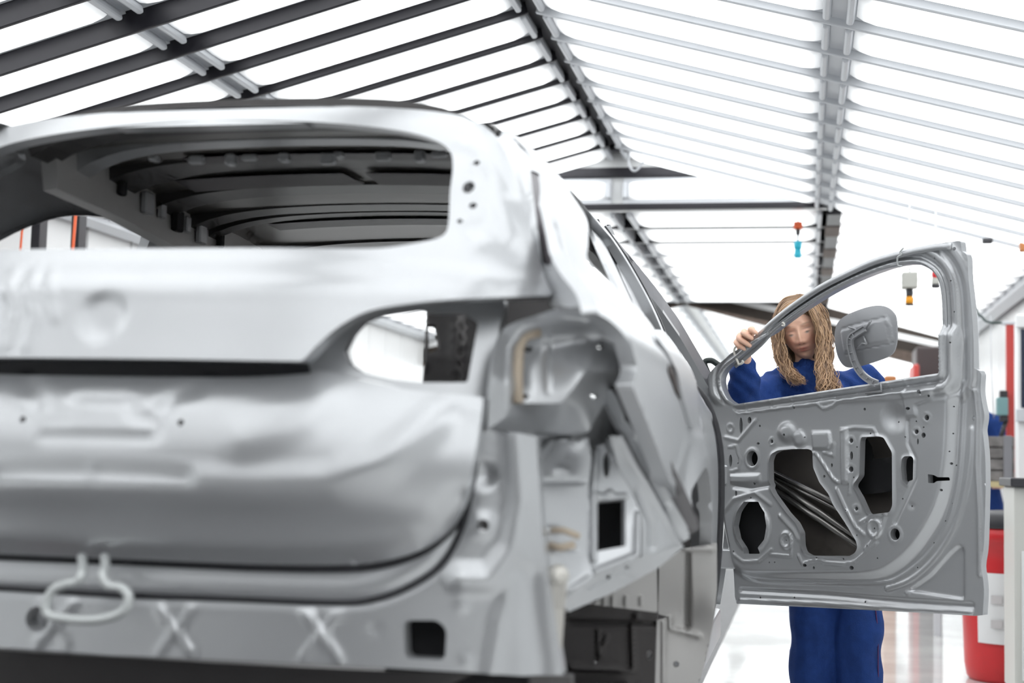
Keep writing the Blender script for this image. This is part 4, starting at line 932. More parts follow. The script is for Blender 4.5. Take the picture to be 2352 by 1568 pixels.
# round frame tube: outer rim of the window frame, black run channel
arc3 = S_d.P(*Q(np.array([(2190, 566), (2150, 569), (2082, 582), (2016, 600), (1952, 629), (1888, 662), (1824, 705), (1779, 741), (1747, 772), (1712, 804), (1688, 822)])).T, .012)
v, f = sweep(cr(arc3, 4), circ(.011, 10, .008), up=tuple(nD)); mesh_obj('frame_bead', v, f, m_car, door)
arc4 = S_d.P(*Q(np.array([(1690, 840), (1712, 822), (1747, 792), (1779, 758), (1824, 723), (1888, 679), (1952, 645), (2016, 618), (2062, 606), (2106, 600), (2134, 609), (2152, 624), (2163, 645), (2168, 668), (2171, 702), (2173, 780), (2175, 850)])).T, .002)
v, f = sweep(cr(arc4, 4), circ(.009, 8, .007), up=tuple(nD)); mesh_obj('glass_channel', v, f, m_car, door)
# hinge leaves
for z in (.72, 1.02):
    p = S_d.P(np.array(-.01), np.array(z)); box_obj('hinge', p-np.array([.05, .02, .035]), p+np.array([.02, .05, .035]), m_car, door, .006)
# wire clip over the frame
cp = S_d.P(*Q(cG([(660, 70), (610, 130), (630, 165), (575, 210), (580, 320), (640, 330)])).T, .022)
tube_obj('wire_clip', cr(cp, 4), .0028, m_wire, None, 6); tag(bpy.data.objects['wire_clip'], 'thin bent wire clip wrapped over the top of the door window frame', 'wire clip')
# white plastic hook hanging on the frame below the hand
c1 = crop((1660, 730), 8.25)
hp = S_d.P(*Q(c1([(395, 540), (340, 570), (320, 640), (345, 740), (385, 830), (415, 890), (490, 850), (470, 820)])).T, .03)
tube_obj('plastic_hook', cr(hp, 4), .0042, mat('white_plastic', (.80, .78, .72), .4), None, 8); tag(bpy.data.objects['plastic_hook'], 'white plastic hook hanging on the door frame below the hand', 'hook')
hp = S_d.P(*Q(cF([(628, 690), (642, 700), (640, 714), (626, 712)])).T, .01)
tube_obj('plastic_hook', cr(hp, 4), .0035, MAT['white_plastic'], None, 8); tag(bpy.data.objects['plastic_hook.001'], 'small white plastic clip under the frame at the forehead', 'hook')
# ---- fuel flap clipped to the belt line --------------------------------
S_f = Surf(OD, eD, Z3, nD, lambda a, b: door_h(a, b)+.015+.0*a)
ff = empty('fuel_flap', V(S_d.P(*Q(cF([(1345, 1140)]))[0]))); tag(ff, 'grey rounded fuel filler flap on a bent arm clipped to the door belt line', 'fuel flap')
fo = cr(cF([(952, 840), (956, 735), (1005, 662), (1120, 605), (1240, 565), (1320, 572), (1378, 632), (1398, 740), (1396, 840), (1360, 920), (1240, 975), (1110, 1006), (1020, 1002), (968, 940)]), 5, True)
m_flap = mat('grey_flap_paint', (.36, .365, .38), .38, .45)
fab = S_f.ab(fo); FQ = lambda p: S_f.ab(cF(p))
sheet('flap_plate', S_f, fab, [], .006, [plate(FQ([(1020, 742), (1330, 655), (1368, 830), (1045, 912)]), .006, .006), ridge(FQ([(1020, 742), (1330, 655)]), .005, -.006), ridge(FQ([(1045, 912), (1368, 828)]), .005, -.006), ridge(FQ([(1330, 650), (1360, 720), (1372, 800)]), .006, .006),
       lambda A, B: -.02*((A-fab[:, 0].mean())**2+(B-fab[:, 1].mean())**2)/.01], .006, ff, m_flap)
ap = S_f.P(*FQ([(1235, 735), (1180, 770), (1140, 800), (1132, 850), (1150, 930), (1175, 1000), (1215, 1060), (1270, 1105), (1325, 1130)]).T, .022)
v, f = sweep(cr(ap, 4), [(-.011, -.006), (.011, -.006), (.011, .006), (.006, .006), (.006, 0), (-.006, 0), (-.006, .006), (-.011, .006)], up=tuple(nD)); arm = mesh_obj('hinge_arm', v, f, m_flap, ff, False)
cc = cr(ap, 4)
for i in range(6, len(cc)-2, 3):
    t = cc[i+1]-cc[i-1]; t /= np.linalg.norm(t); s = np.cross(nD, t)
    v, f = sweep([cc[i]-s*.008+nD*.004, cc[i]+s*.008+nD*.004], circ(.0016, 5)); mesh_obj('rib', v, f, m_flap, arm)
for p in ([(1235, 735), (1265, 690), (1270, 680)], [(1215, 790), (1240, 845), (1225, 850)], [(1195, 760), (1150, 735), (1110, 725)], [(1170, 880), (1210, 840), (1240, 845)]):
    tube_obj('bracket_rod', S_f.P(*FQ(p).T, .014), .0035, m_flap, ff, 6)
q = S_f.P(*FQ([(1240, 1200), (1355, 1185), (1352, 1120)]).T, .02)
tube_obj('clip_foot', [q[0], q[1], q[2]], .004, m_flap, ff, 6)
# ---- front fender and bonnet stub beyond the door ----------------------
S_fe = Surf((XC, 0, 0), Y3, Z3, X3, lambda a, b: side_h(a, b)-.004, 2.2, 9)
fo = [(5.28, .55), (5.5, .58), (5.55, .9), (5.75, 1.02), (5.95, 1.0), (5.95, 1.08), (5.28, 1.18)]
sheet('front_fender', S_fe, fo, [], .04, [], .02, car, m_car); mirror_copy(bpy.data.objects['front_fender'], car, XC)
rv = []; rf = []
for i in range(7):
    for j in range(13):
        t = -1+2*j/12; y = 5.38+.58*i/6; rv.append((XC+.80*t, y, 1.21-.10*i/6+.05*(1-t*t)))
for i in range(6):
    for j in range(12): rf.append((i*13+j, i*13+j+1, (i+1)*13+j+1, (i+1)*13+j))
n0 = len(rv); rv += [(x, y, z-.015) for x, y, z in rv]; rf += [tuple(n0+q for q in x[::-1]) for x in rf]
mesh_obj('bonnet', rv, rf, m_car, car)
# ================================================================ WORKER BEHIND THE DOOR
def chain(pts, rad, n=14, flat=1., up=None):
    """tapered rounded limb: list of points and radii -> verts, faces (closed)"""
    P = cr(pts, 5); R = np.interp(np.linspace(0, 1, len(P)), np.linspace(0, 1, len(rad)), rad)
    t0 = P[0]-P[1]; t0 = t0/np.linalg.norm(t0); t1 = P[-1]-P[-2]; t1 = t1/np.linalg.norm(t1)
    pre = [(P[0]+t0*R[0]*s, R[0]*c) for s, c in ((.98, .2), (.8, .6), (.45, .89))]; post_ = [(P[-1]+t1*R[-1]*s, R[-1]*c) for s, c in ((.45, .89), (.8, .6), (.98, .2))]
    pts2 = [p for p, _ in pre]+list(P)+[p for p, _ in post_]; rr2 = [r for _, r in pre]+list(R)+[r for _, r in post_]
    return sweep(pts2, [(math.cos(2*math.pi*k/n), flat*math.sin(2*math.pi*k/n)) for k in range(n)], up=up, scale=rr2)
def remeshed(parts, voxel, smooth_it=0):
    v, f = join(parts); me = bpy.data.meshes.new('tmp'); me.from_pydata([tuple(map(float, q)) for q in v], [], f)
    o = bpy.data.objects.new('tmp', me); col.objects.link(o)
    md = o.modifiers.new('r', 'REMESH'); md.mode = 'VOXEL'; md.voxel_size = voxel
    if smooth_it:
        ms_ = o.modifiers.new('s', 'SMOOTH'); ms_.factor = .5; ms_.iterations = smooth_it
    dg = bpy.context.evaluated_depsgraph_get(); out = bpy.data.meshes.new_from_object(o.evaluated_get(dg))
    bpy.data.objects.remove(o); return out
def get_co(me):
    a = np.empty(len(me.vertices)*3); me.vertices.foreach_get('co', a); return a.reshape(-1, 3)
def set_co(me, a): me.vertices.foreach_set('co', np.ascontiguousarray(a).ravel()); me.update()
def get_no(me):
    a = np.empty(len(me.vertices)*3); me.vertices.foreach_get('normal', a); return a.reshape(-1, 3)
def paint(me, rgb):
    at = me.color_attributes.new('tint', 'FLOAT_COLOR', 'POINT'); at.data.foreach_set('color', np.hstack([rgb, np.ones((len(rgb), 1))]).astype(np.float32).ravel())
def tint_mat(name, rough, sss=0., spec=.4):
    m = bpy.data.materials.new(name); m.use_nodes = True; nt = m.node_tree; b = nt.nodes['Principled BSDF']
    a = nt.nodes.new('ShaderNodeAttribute'); a.attribute_name = 'tint'; nt.links.new(a.outputs['Color'], b.inputs['Base Color']); b.inputs['Roughness'].default_value = rough
    b.inputs['Specular IOR Level'].default_value = spec
    if sss: b.inputs['Subsurface Weight'].default_value = sss; b.inputs['Subsurface Radius'].default_value = (.008, .003, .0015); b.inputs['Subsurface Scale'].default_value = .5
    return m
YP = 5.48
hc = onY(1839, 757, YP)
pit = math.radians(15); rol = math.radians(14); yaw = math.radians(4)
fw = np.array([-math.sin(yaw)*math.cos(pit), -math.cos(yaw)*math.cos(pit), -math.sin(pit)])
r0 = np.cross(fw, np.array([0, 0, 1.])); r0 = -r0/np.linalg.norm(r0)
if r0[0] < 0: r0 = -r0
u0 = np.cross(r0, -fw); u0 = u0 if u0[2] > 0 else -u0
rx_ = r0*math.cos(rol)+u0*math.sin(rol); uz_ = u0*math.cos(rol)-r0*math.sin(rol)
def h2w(p): p = np.atleast_2d(p); return hc+p[:, :1]*rx_+p[:, 1:2]*fw+p[:, 2:]*uz_
def w2h(p): q = np.asarray(p)-hc; return np.stack([q@rx_, q@fw, q@uz_], -1)
gs = lambda d, s: np.exp(-(d/s)**2)
# --- head
nu, nv = 150, 110; hv = []; hf = []
th = np.linspace(0, math.pi, nv); ph = np.linspace(0, 2*math.pi, nu, endpoint=False)
TH, PH = np.meshgrid(th, ph, indexing='ij'); dx = np.sin(TH)*np.sin(PH); dy = np.sin(TH)*np.cos(PH); dz = np.cos(TH)
low = np.clip(-dz, 0, 1)
X = .073*dx*(1-.30*low**1.4); Yh = np.where(dy > 0, .088, .100)*dy*(1-.10*low**2); Zh = np.where(dz > 0, .108, .116)*dz
Yh = np.where(dy > 0, np.minimum(Yh, .078+.25*(Yh-.078)), Yh)
front = sst(dy/.35); 
ax = np.abs(X)
nz_ = np.interp(Zh, [-.046, -.040, -.032, -.01, .016, .03], [0, .55, 1, .72, .28, 0])
F_ = .021*nz_*gs(X, .0085+.004*np.clip((.0-Zh)/.03, 0, 1))
F_ += .0065*gs(ax-.0135, .0065)*gs(Zh+.034, .0075)
F_ += -.0105*gs(ax-.031, .017)*gs(Zh-.010, .0105)+.0062*gs(ax-.031, .0125)*gs(Zh-.004, .0085)
F_ += .0035*gs(ax-.03, .022)*gs(Zh-.029, .007)+.004*gs(ax-.037, .018)*gs(Zh+.026, .018)
mw = gs(X, .021)
F_ += .0062*mw*gs(Zh+.0575, .0042)+.0072*gs(X, .018)*gs(Zh+.0685, .0055)-.0042*gs(X, .023)*gs(Zh+.0632, .0018)-.003*gs(X, .02)*gs(Zh+.079, .006)
F_ += .008*gs(X, .022)*gs(Zh+.098, .016)-.0025*gs(X, .004)*gs(Zh+.049, .006)
Yh = Yh+F_*front
HV = np.stack([X, Yh, Zh], -1).reshape(-1, 3)
for i in range(nv-1):
    for j in range(nu): hf.append((i*nu+j, i*nu+(j+1) % nu, (i+1)*nu+(j+1) % nu, (i+1)*nu+j))
head = ([V(p) for p in h2w(HV)], hf)
ears = [chain(h2w(np.array([(s*.072, -.005, -.03), (s*.078, -.012, -.005), (s*.076, -.015, .018)])), [.008, .012, .008], 8) for s in (1, -1)]
# --- skeleton
nb = onY(1860, 868, YP+.07); sR = onY(1788, 884, YP+.02); sL = onY(1985, 878, YP+.12)
elR = onY(1708, 962, YP-.13); chest = (sR+sL)/2+np.array([0, .02, -.10]); pelvis = np.array([onY(1912, 1120, YP+.14)[0], YP+.14, .95])
# hand: back of the hand behind the frame, fingers curled over its front
def DP(p, off): return S_d.P(*Q(c1([p]))[0], off)
wrist = DP((262, 660), -.045)
kn = [DP((600, 215), .012), DP((470, 265), .018), DP((385, 335), .018), DP((335, 430), .012)]
mid = [DP((690, 245), .040), DP((600, 325), .050), DP((520, 435), .050), DP((440, 515), .046)]
tip = [DP((760, 300), .036), DP((690, 405), .040), DP((645, 540), .038), DP((535, 598), .036)]
palm = [chain([wrist, wrist*.45+k*.55, k], [.023, .018, .0115], 12) for k in kn]
fing = [chain([k, k*.5+m*.5+nD*.008, m, m*.4+t*.6, t], [.0112, .0108, .0104, .0092, .0078], 12) for k, m, t in zip(kn, mid, tip)]
thumb = chain([wrist*.5+kn[0]*.5, DP((560, 420), -.035), DP((650, 360), -.032), DP((720, 330), -.024)], [.016, .0125, .0105, .009], 10)
wl_ = onY(2000, 1090, YP+.10); elL = onY(2012, 985, YP+.2)
handL = [chain([wl_, wl_+np.array([-.02, -.05, -.05])], [.024, .02], 10)]+[chain([wl_+np.array([-.035+.018*k, -.05, -.05]), wl_+np.array([-.045+.018*k, -.08, -.09]), wl_+np.array([-.045+.018*k, -.075, -.12])], [.009, .0085, .007], 8) for k in range(4)]+[chain([wl_+np.array([-.02, -.02, -.02]), wl_+np.array([-.06, -.04, -.05])], [.011, .008], 8)]
legs = []; feet = []
hipx = pelvis[0]
kneeL = np.array([onY(1968, 1440, YP+.16)[0], YP+.10, .50]); kneeR = np.array([onY(1868, 1440, YP+.16)[0], YP+.12, .50])
ankL = kneeL+np.array([.01, .06, -.41]); ankR = kneeR+np.array([.0, .06, -.41])
body = [head]+ears+palm+fing+[thumb]+handL
body += [chain([hc+uz_*-.02-fw*.03, hc*.45+nb*.55-fw*.012, nb+np.array([0, .02, -.05])], [.055, .050, .062], 16), chain([nb+np.array([0, .02, -.06]), chest, pelvis+np.array([0, 0, .08]), pelvis], [.10, .125, .11, .12], 16, .75, (1, 0, 0))]
body += [chain([nb+np.array([0, .03, -.06]), sR+np.array([.03, 0, -.01])], [.06, .045]), chain([nb+np.array([0, .03, -.06]), sL+np.array([-.03, 0, -.01])], [.06, .045])]
body += [chain([sR, elR, ], [.045, .036]), chain([elR, elR*.5+wrist*.5, wrist], [.036, .034, .023]), chain([sL, elL], [.045, .036]), chain([elL, wl_], [.035, .023])]
for k, a, hx in ((kneeL, ankL, .08), (kneeR, ankR, -.08)):
    body += [chain([pelvis+np.array([hx, 0, -.02]), k, a], [.085, .055, .036])]
person = empty('person', (pelvis[0], YP+.14, 0)); tag(person, 'person with long fair hair in blue overalls gripping the frame of the open door', 'person')
me = remeshed(body, .0032, 1)
co = get_co(me); lh = w2h(co); ax = np.abs(lh[:, 0]); isf = (lh[:, 1] > .02) & (np.abs(lh[:, 2]) < .14)
base = np.array([.93, .58, .43]); rgb = np.tile(base, (len(co), 1)); rgb *= (1+.05*np.sin(co[:, :1]*90)*np.sin(co[:, 2:]*80))
def mixc(c, w):
    global rgb
    w = (np.clip(w, 0, 1)*isf)[:, None]; rgb = rgb*(1-w)+np.array(c)*w
mixc((.66, .27, .20), .50*gs(ax-.040, .024)*gs(lh[:, 2]+.032, .024)); mixc((.66, .27, .20), .45*gs(lh[:, 0], .012)*gs(lh[:, 2]+.032, .012))
mixc((.46, .12, .11), .9*(gs(lh[:, 0], .021)**1)*np.clip(gs(lh[:, 2]+.0575, .0042)+gs(lh[:, 2]+.068, .005), 0, 1)); mixc((.22, .05, .05), .9*gs(lh[:, 0], .020)*gs(lh[:, 2]+.0632, .0016))
mixc((.34, .20, .13), .6*gs(ax-.031, .017)*gs(lh[:, 2]-.0275-.004*np.cos((ax-.031)/.017), .0034))
mixc((.42, .20, .15), .55*gs(ax-.031, .015)*gs(lh[:, 2]-.0125, .003))
mixc((.05, .03, .025), .95*gs(ax-.031, .0125)**2*gs(lh[:, 2]-.0005+.10*(ax-.031)**2*60, .0024)); mixc((.16, .17, .16), .9*gs(ax-.030, .006)*gs(lh[:, 2]+.0028, .0026)); mixc((.75, .70, .66), .25*gs(ax-.031, .011)*gs(lh[:, 2]+.0048, .0018))
mixc((.25, .07, .05), .8*gs(ax-.008, .0035)*gs(lh[:, 2]+.0405, .0022))
paint(me, rgb)
sk_m = tint_mat('skin', .48, .15); me.materials.clear(); me.materials.append(sk_m)
link_mesh('body', me, sk_m, person)
# --- overalls
m_blue = mat('blue_overall_cloth', (.017, .055, .23), .78, noise=.12, nscale=25, bump=.25, bscale=220, spec=.25)
up_ = [chain([nb+np.array([0, .01, -.055]), chest+np.array([0, -.01, 0]), pelvis+np.array([0, 0, .16]), pelvis], [.14, .175, .155, .175], 18, .72, (1, 0, 0)),
       chain([nb+np.array([0, .02, -.07]), sR+np.array([.02, 0, -.02])], [.085, .078]), chain([nb+np.array([0, .02, -.07]), sL+np.array([-.02, 0, -.02])], [.085, .075]),
       chain([sR+np.array([0, 0, -.01]), sR*.5+elR*.5, elR], [.078, .080, .070]), chain([elR, elR*.5+wrist*.5, elR*.22+wrist*.78], [.070, .060, .046]), chain([sL, sL*.5+elL*.5, elL], [.074, .07, .062]), chain([elL, elL*.2+wl_*.8], [.06, .046]),
       chain([nb+np.array([-.005, -.012, -.03]), nb*.45+hc*.55+np.array([.006, .015, -.068])], [.072, .060], 18)]
for k, a, hx in ((kneeL, ankL, .085), (kneeR, ankR, -.085)):
    up_.append(chain([pelvis+np.array([hx, 0, -.02]), k*.6+(pelvis+np.array([hx, 0, -.02]))*.4, k, k*.65+a*.35+np.array([0, -.008, 0]), k*.3+a*.7, a+np.array([0, 0, .03])], [.115, .098, .088, .096, .086, .080]))
me = remeshed(up_, .0075, 6)
co = get_co(me); no = get_no(me)
wr = .5*np.sin(co[:, 2]*70+co[:, 0]*38+3*np.sin(co[:, 0]*21))+.5*np.sin(co[:, 2]*44-co[:, 0]*66+2*np.sin(co[:, 1]*31+co[:, 2]*18))
arm_w = gs(np.linalg.norm(co-(elR+np.array([.03, 0, .05])), axis=1), .16); leg_w = sst((.72-co[:, 2])/.3)
fold = np.sin(co[:, 0]*90+14*np.sin(co[:, 2]*9))
set_co(me, co+no*((.0035*(1-.9*leg_w)+.005*arm_w)*wr+.007*leg_w*np.sin(co[:, 2]*27+2*np.sin(co[:, 0]*11)+1.2)+.0045*leg_w*np.sin(co[:, 0]*48+2.2*np.sin(co[:, 2]*6)+1.5*np.sin(co[:, 2]*17+co[:, 0]*9))+.003*fold*(1-leg_w)*sst((co[:, 2]-1.1)/.2))[:, None])
link_mesh('overalls', me, m_blue, person)
# side seam piping on the leg
ps_ = [kneeL+np.array([.060, -.062, .06]), kneeL+np.array([.072, -.055, -.05]), kneeL*.65+ankL*.35+np.array([.070, -.066, 0]), kneeL*.3+ankL*.7+np.array([.07, -.05, 0])]
tube_obj('seam_piping', cr(ps_, 5), .0022, mat('purple_thread', (.10, .02, .10), .7), person, 5)
for k, a in ((0, ankL), (1, ankR)):
    v, f = chain([a+np.array([0, .05, -.055]), a+np.array([0, -.05, -.055]), a+np.array([0, -.16, -.062])], [.042, .044, .034], 12)
    zmin = min(q[2] for q in v); mesh_obj('shoe', [(q[0], q[1], max(q[2]-zmin if q[2]-zmin > .004 else 0, 0)) for q in v], f, mat('black_leather', (.02, .02, .02), .4), person)
# --- hair: cap and wavy locks
rng = random.Random(5)
HV2 = HV.copy(); k = np.clip((HV2[:, 2]*.8-HV2[:, 1]*1.25+.038)/.02, 0, 1)
HV2 = HV2*(1+.10*k[:, None]); keep = [q for q in hf if all(k[i] > .35 for i in q)]
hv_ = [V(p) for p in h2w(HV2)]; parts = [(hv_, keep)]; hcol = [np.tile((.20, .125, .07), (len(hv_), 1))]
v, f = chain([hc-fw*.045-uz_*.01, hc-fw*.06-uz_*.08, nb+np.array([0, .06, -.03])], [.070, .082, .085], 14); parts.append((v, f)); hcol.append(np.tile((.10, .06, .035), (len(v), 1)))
def gd(pts, ys): 
    p = np.array(pts, float); return onY(p[:, 0], p[:, 1], np.array(ys))
gl_o = gd([(1834, 677), (1800, 688), (1781, 722), (1777, 772), (1784, 820), (1803, 858), (1826, 888)], YP+np.array([-.07, -.05, -.02, -.03, -.06, -.10, -.13]))
gl_i = gd([(1836, 692), (1809, 710), (1796, 742), (1796, 790), (1808, 838), (1832, 866), (1842, 880)], YP+np.array([-.10, -.11, -.10, -.09, -.10, -.13, -.15]))
gr_o = gd([(1838, 676), (1876, 690), (1899, 730), (1907, 786), (1908, 840), (1922, 882), (1936, 900)], YP+np.array([-.07, -.05, -.02, -.03, -.06, -.10, -.13]))
gr_i = gd([(1838, 690), (1862, 716), (1876, 752), (1881, 795), (1880, 842), (1885, 880), (1886, 915)], YP+np.array([-.10, -.11, -.11, -.10, -.11, -.14, -.16]))
bk_o = gd([(1838, 676), (1850, 682), (1880, 712), (1890, 780), (1880, 840), (1875, 870), (1870, 890)], YP+np.array([-.05, .02, .08, .10, .10, .08, .05]))
bk_l = gd([(1832, 676), (1810, 690), (1792, 730), (1795, 790), (1810, 830), (1830, 860), (1850, 880)], YP+np.array([-.03, .03, .07, .08, .07, .05, .0]))
for (a, b_), cnt in (((bk_l, gl_i), 70), ((bk_l, bk_o), 70), ((gl_o, gr_i), 0), ((gl_o, gl_i), 210), ((gr_o, gr_i), 300), ((bk_o, gr_o), 60)):
    for _ in range(cnt):
        t = rng.random(); g = a*(1-t)+b_*t; L_ = .86+.22*rng.random(); ph1 = rng.random()*6.28; am = .004+.006*rng.random(); fq = 3+3*rng.random()
        c = cr(g, 5); c = c[:max(8, int(len(c)*min(1, L_)))]; s = np.linspace(0, 1, len(c))
        jit = np.array([rng.uniform(-1, 1) for _ in range(3)])*np.array([.014, .016, .006])
        c = c+jit*(.35+.65*s[:, None])+np.stack([am*np.sin(fq*6.28*s+ph1)*s*1.6, .5*am*np.cos(fq*6.28*s+ph1)*s, 0*s], -1)
        r = .0014+.0030*rng.random()**2
        v, f = sweep(c, [(math.cos(6.283*q/5), .6*math.sin(6.283*q/5)) for q in range(5)], scale=list(r*np.interp(s, [0, .08, .55, .88, 1], [.7, 1, 1, .6, .12])))
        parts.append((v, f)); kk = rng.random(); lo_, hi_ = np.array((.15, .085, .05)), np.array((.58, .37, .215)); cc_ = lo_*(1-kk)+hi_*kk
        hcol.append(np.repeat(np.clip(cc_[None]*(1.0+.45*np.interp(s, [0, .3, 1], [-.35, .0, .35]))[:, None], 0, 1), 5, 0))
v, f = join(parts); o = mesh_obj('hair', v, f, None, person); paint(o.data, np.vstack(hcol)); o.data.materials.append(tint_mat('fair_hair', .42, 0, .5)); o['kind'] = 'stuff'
# ================================================================ THINGS AROUND THE HALL
m_red = mat('red_plastic', (.62, .025, .03), .38, noise=.06, nscale=8)
m_dark = mat('dark_grey_plastic', (.035, .035, .04), .45)
m_postred = mat('red_post_paint', (.60, .07, .06), .45)
# red bin
bY = 7.75; bl = onZ(2250, 1518, 0.); bcx = float(onY(2322, 1400, bY)[0]); R1 = .255
bn = empty('waste_bin', (bcx, bY, 0)); tag(bn, 'tall red round bin with dark lid and a white paper on it', 'bin')
v, f = lathe([(R1*.80, 0), (R1*.86, .02), (R1*.90, .08), (R1*.98, .60), (R1, .70), (R1*1.03, .705), (R1*1.03, .77), (R1*.97, .775)], 40, Matrix.Translation((bcx, bY, 0))); mesh_obj('bin_body', v, f, m_red, bn)
v, f = lathe([(R1*1.05, .772), (R1*1.06, .78), (R1*1.06, .83), (R1*1.0, .845), (R1*.3, .86)], 40, Matrix.Translation((bcx, bY, 0))); mesh_obj('lid', v, f, m_dark, bn)
tube_obj('lid_handle', cr([(bcx-.03, bY-.1, .85), (bcx, bY-.1, .90), (bcx+.08, bY-.1, .905), (bcx+.14, bY-.1, .86)], 4), .010, m_dark, bn)
m_paper = mat('white_paper', (.82, .83, .83), .6)
pv = []; pf = []
for i, z in enumerate(np.linspace(.20, .55, 8)):
    for j in range(7):
        a = math.radians(222+j*6.0); rr_ = R1*(.91+.07*(z-.08)/.52)+.004+.006*(.55-z); pv.append((bcx+rr_*math.cos(a), bY+rr_*math.sin(a), z))
for i in range(7):
    for j in range(6): pf.append((i*7+j, i*7+j+1, (i+1)*7+j+1, (i+1)*7+j))
pp = mesh_obj('paper_sheet', pv, pf, m_paper, bn)
for z in (.30, .42):
    a = math.radians(247); rr_ = R1*.955+.012
    box_obj('printed_box', (-.028, -.001, -.020), (.028, .001, .020), mat('faint_print', (.62, .60, .60), .6), bn, 0, 1, Matrix.Translation((bcx+rr_*math.cos(a), bY+rr_*math.sin(a), z)) @ Matrix.Rotation(a+math.pi/2, 4, 'Z'))
# machine cabinet at the right edge
cx0 = float(onY(2330, 1300, 6.85)[0])
cb = empty('machine_cabinet', (cx0+.3, 6.95, 0)); tag(cb, 'light grey machine cabinet with dark worktop edge at the right picture border', 'cabinet')
box_obj('cabinet_body', (cx0, 6.85, .06), (cx0+.55, 7.2, .99), mat('olive_grey_enamel', (.62, .62, .58), .4), cb, .008)
box_obj('worktop', (cx0-.02, 6.81, .99), (cx0+.57, 7.21, 1.03), m_dark, cb, .006)
box_obj('plinth', (cx0+.05, 6.87, 0), (cx0+.5, 7.17, .07), m_dark, cb)
box_obj('door_leaf', (cx0+.03, 6.84, .12), (cx0+.5, 6.85, .70), mat('white_enamel', (.8, .81, .8), .35), cb, .003, 1)
# white control cabin with a dark blue window
vx = float(onY(2336, 800, 8.4)[0])
cw = empty('control_cabin', (vx+.15, 8.5, 1.04)); tag(cw, 'white cabin corner with a dark blue window at the right border', 'cabin')
box_obj('cabin_wall', (vx, 8.4, .0), (1.6, 8.47, 1.95), m_white, cw, .01)
box_obj('window_pane', (vx+.02, 8.385, 1.42), (vx+.28, 8.4, 1.86), mat('dark_blue_glass', (.01, .02, .05), .08, coat=.3), cw, .003, 1)
box_obj('window_frame', (vx-.01, 8.37, 1.87), (vx+.30, 8.40, 1.94), m_white, cw, .004, 1)
box_obj('window_sill', (vx-.01, 8.36, 1.34), (vx+.30, 8.40, 1.41), m_grey, cw, .004, 1)
# crate on a bench
ky = 9.3
x0 = float(onY(2240, 1050, ky)[0]); x1 = float(onY(2334, 1050, ky)[0]); z1 = float(onY(2300, 1000, ky)[2]); z0 = float(onY(2300, 1106, ky)[2])
bt = empty('work_bench', ((x0+x1)/2, ky, 0)); tag(bt, 'narrow work bench with a pale yellow edge carrying a grey crate', 'bench')
box_obj('bench_top', (x0-.25, ky-.02, z0-.035), (x1+.02, ky+.4, z0), mat('pale_yellow_wood', (.55, .47, .26), .5), bt, .004)
for xx in (x0-.22, x1-.03): box_obj('leg', (xx, ky+.3, 0), (xx+.04, ky+.34, z0-.035), m_grey, bt)
ck = empty('wooden_crate', ((x0+x1)/2, ky, z0)); tag(ck, 'weathered grey plank crate standing on the bench behind the door', 'crate')
m_plank = mat('weathered_plank', (.20, .19, .185), .7, noise=.35, nscale=14)
zz = z0+.002; hs = (z1-z0)/4
for i in range(4): box_obj('plank', (x0-.2, ky, zz+i*hs), (x1-.01, ky+.02, zz+(i+1)*hs-.008), m_plank, ck, .003, 1)
for xx in (x0+.0, x1-.075): box_obj('upright', (xx, ky-.012, zz), (xx+.05, ky, z1), mat('grey_post', (.24, .24, .26), .5), ck, .003, 1)
box_obj('crate_box', (x0-.2, ky+.02, zz), (x1-.01, ky+.35, z1-.02), m_plank, ck)
# red post with teal box and dark cable
py = 9.75; xp = float(onY(2320, 900, py)[0])
po = empty('red_post', (xp, py, 0)); tag(po, 'red steel post by the white wall with a grey cap', 'post')
zt = float(onY(2320, 746, py)[2])
box_obj('shaft', (xp-.024, py-.024, 0), (xp+.024, py+.024, zt), m_postred, po, .004); box_obj('cap', (xp-.05, py-.03, zt), (xp+.03, py+.03, zt+.02), m_grey, po, .003, 1); box_obj('foot', (xp-.08, py-.08, 0), (xp+.08, py+.08, .015), m_postred, po)
tb = empty('teal_box', (xp-.06, py-.05, 1.2)); tag(tb, 'small teal control box with dark top hung on the red post', 'control box')
tz0 = float(onY(2300, 955, py)[2]); tz1 = float(onY(2300, 914, py)[2]); tx = float(onY(2286, 930, py)[0])
box_obj('case', (tx, py-.10, tz0), (xp-.024, py-.02, tz1), mat('teal_enamel', (.20, .36, .37), .4), tb, .008); box_obj('top_block', (tx+.02, py-.09, tz1), (xp-.026, py-.03, tz1+.045), m_dark, tb, .004); box_obj('bottom_block', (tx+.02, py-.09, tz0-.04), (xp-.024, py-.03, tz0), m_dark, tb, .004)
tube_obj('strap', [(tx+.06, py-.06, tz0-.03), (tx+.02, py-.06, tz0-.16)], .014, m_dark, tb)
cbp = [(2228, 690), (2240, 706), (2248, 722), (2256, 728), (2264, 737), (2280, 741), (2300, 741), (2316, 743)]
tube_obj('power_cable', cr(onY(*np.array(cbp, float).T, py), 4), .007, mat('dark_green_cable', (.02, .05, .045), .5)); tag(bpy.data.objects['power_cable'], 'dark green cable sagging from the ceiling edge to the red post', 'cable')
for u in (2246, 2275):
    c_ = onY(np.array([u, u+2., u+8.]), np.array([725., 850., 960.]), py+.02); o = tube_obj('hanging_wire', c_, .003, m_grey); tag(o, 'thin pale wire hanging on the wall %s the red post' % ('far left of' if u < 2250 else 'just left of'), 'wire')
# yellow tape mark on the floor
t4 = onZ(np.array([2246., 2266., 2296., 2295., 2247.]), np.array([1526., 1526., 1531., 1536., 1534.]), .0)
o = slab('tape_mark', [tuple(map(float, p)) for p in t4[::-1]], mat('yellow_tape', (.75, .52, .02), .5), .002); tag(o, 'short yellow tape mark on the floor before the red bin', 'tape mark')
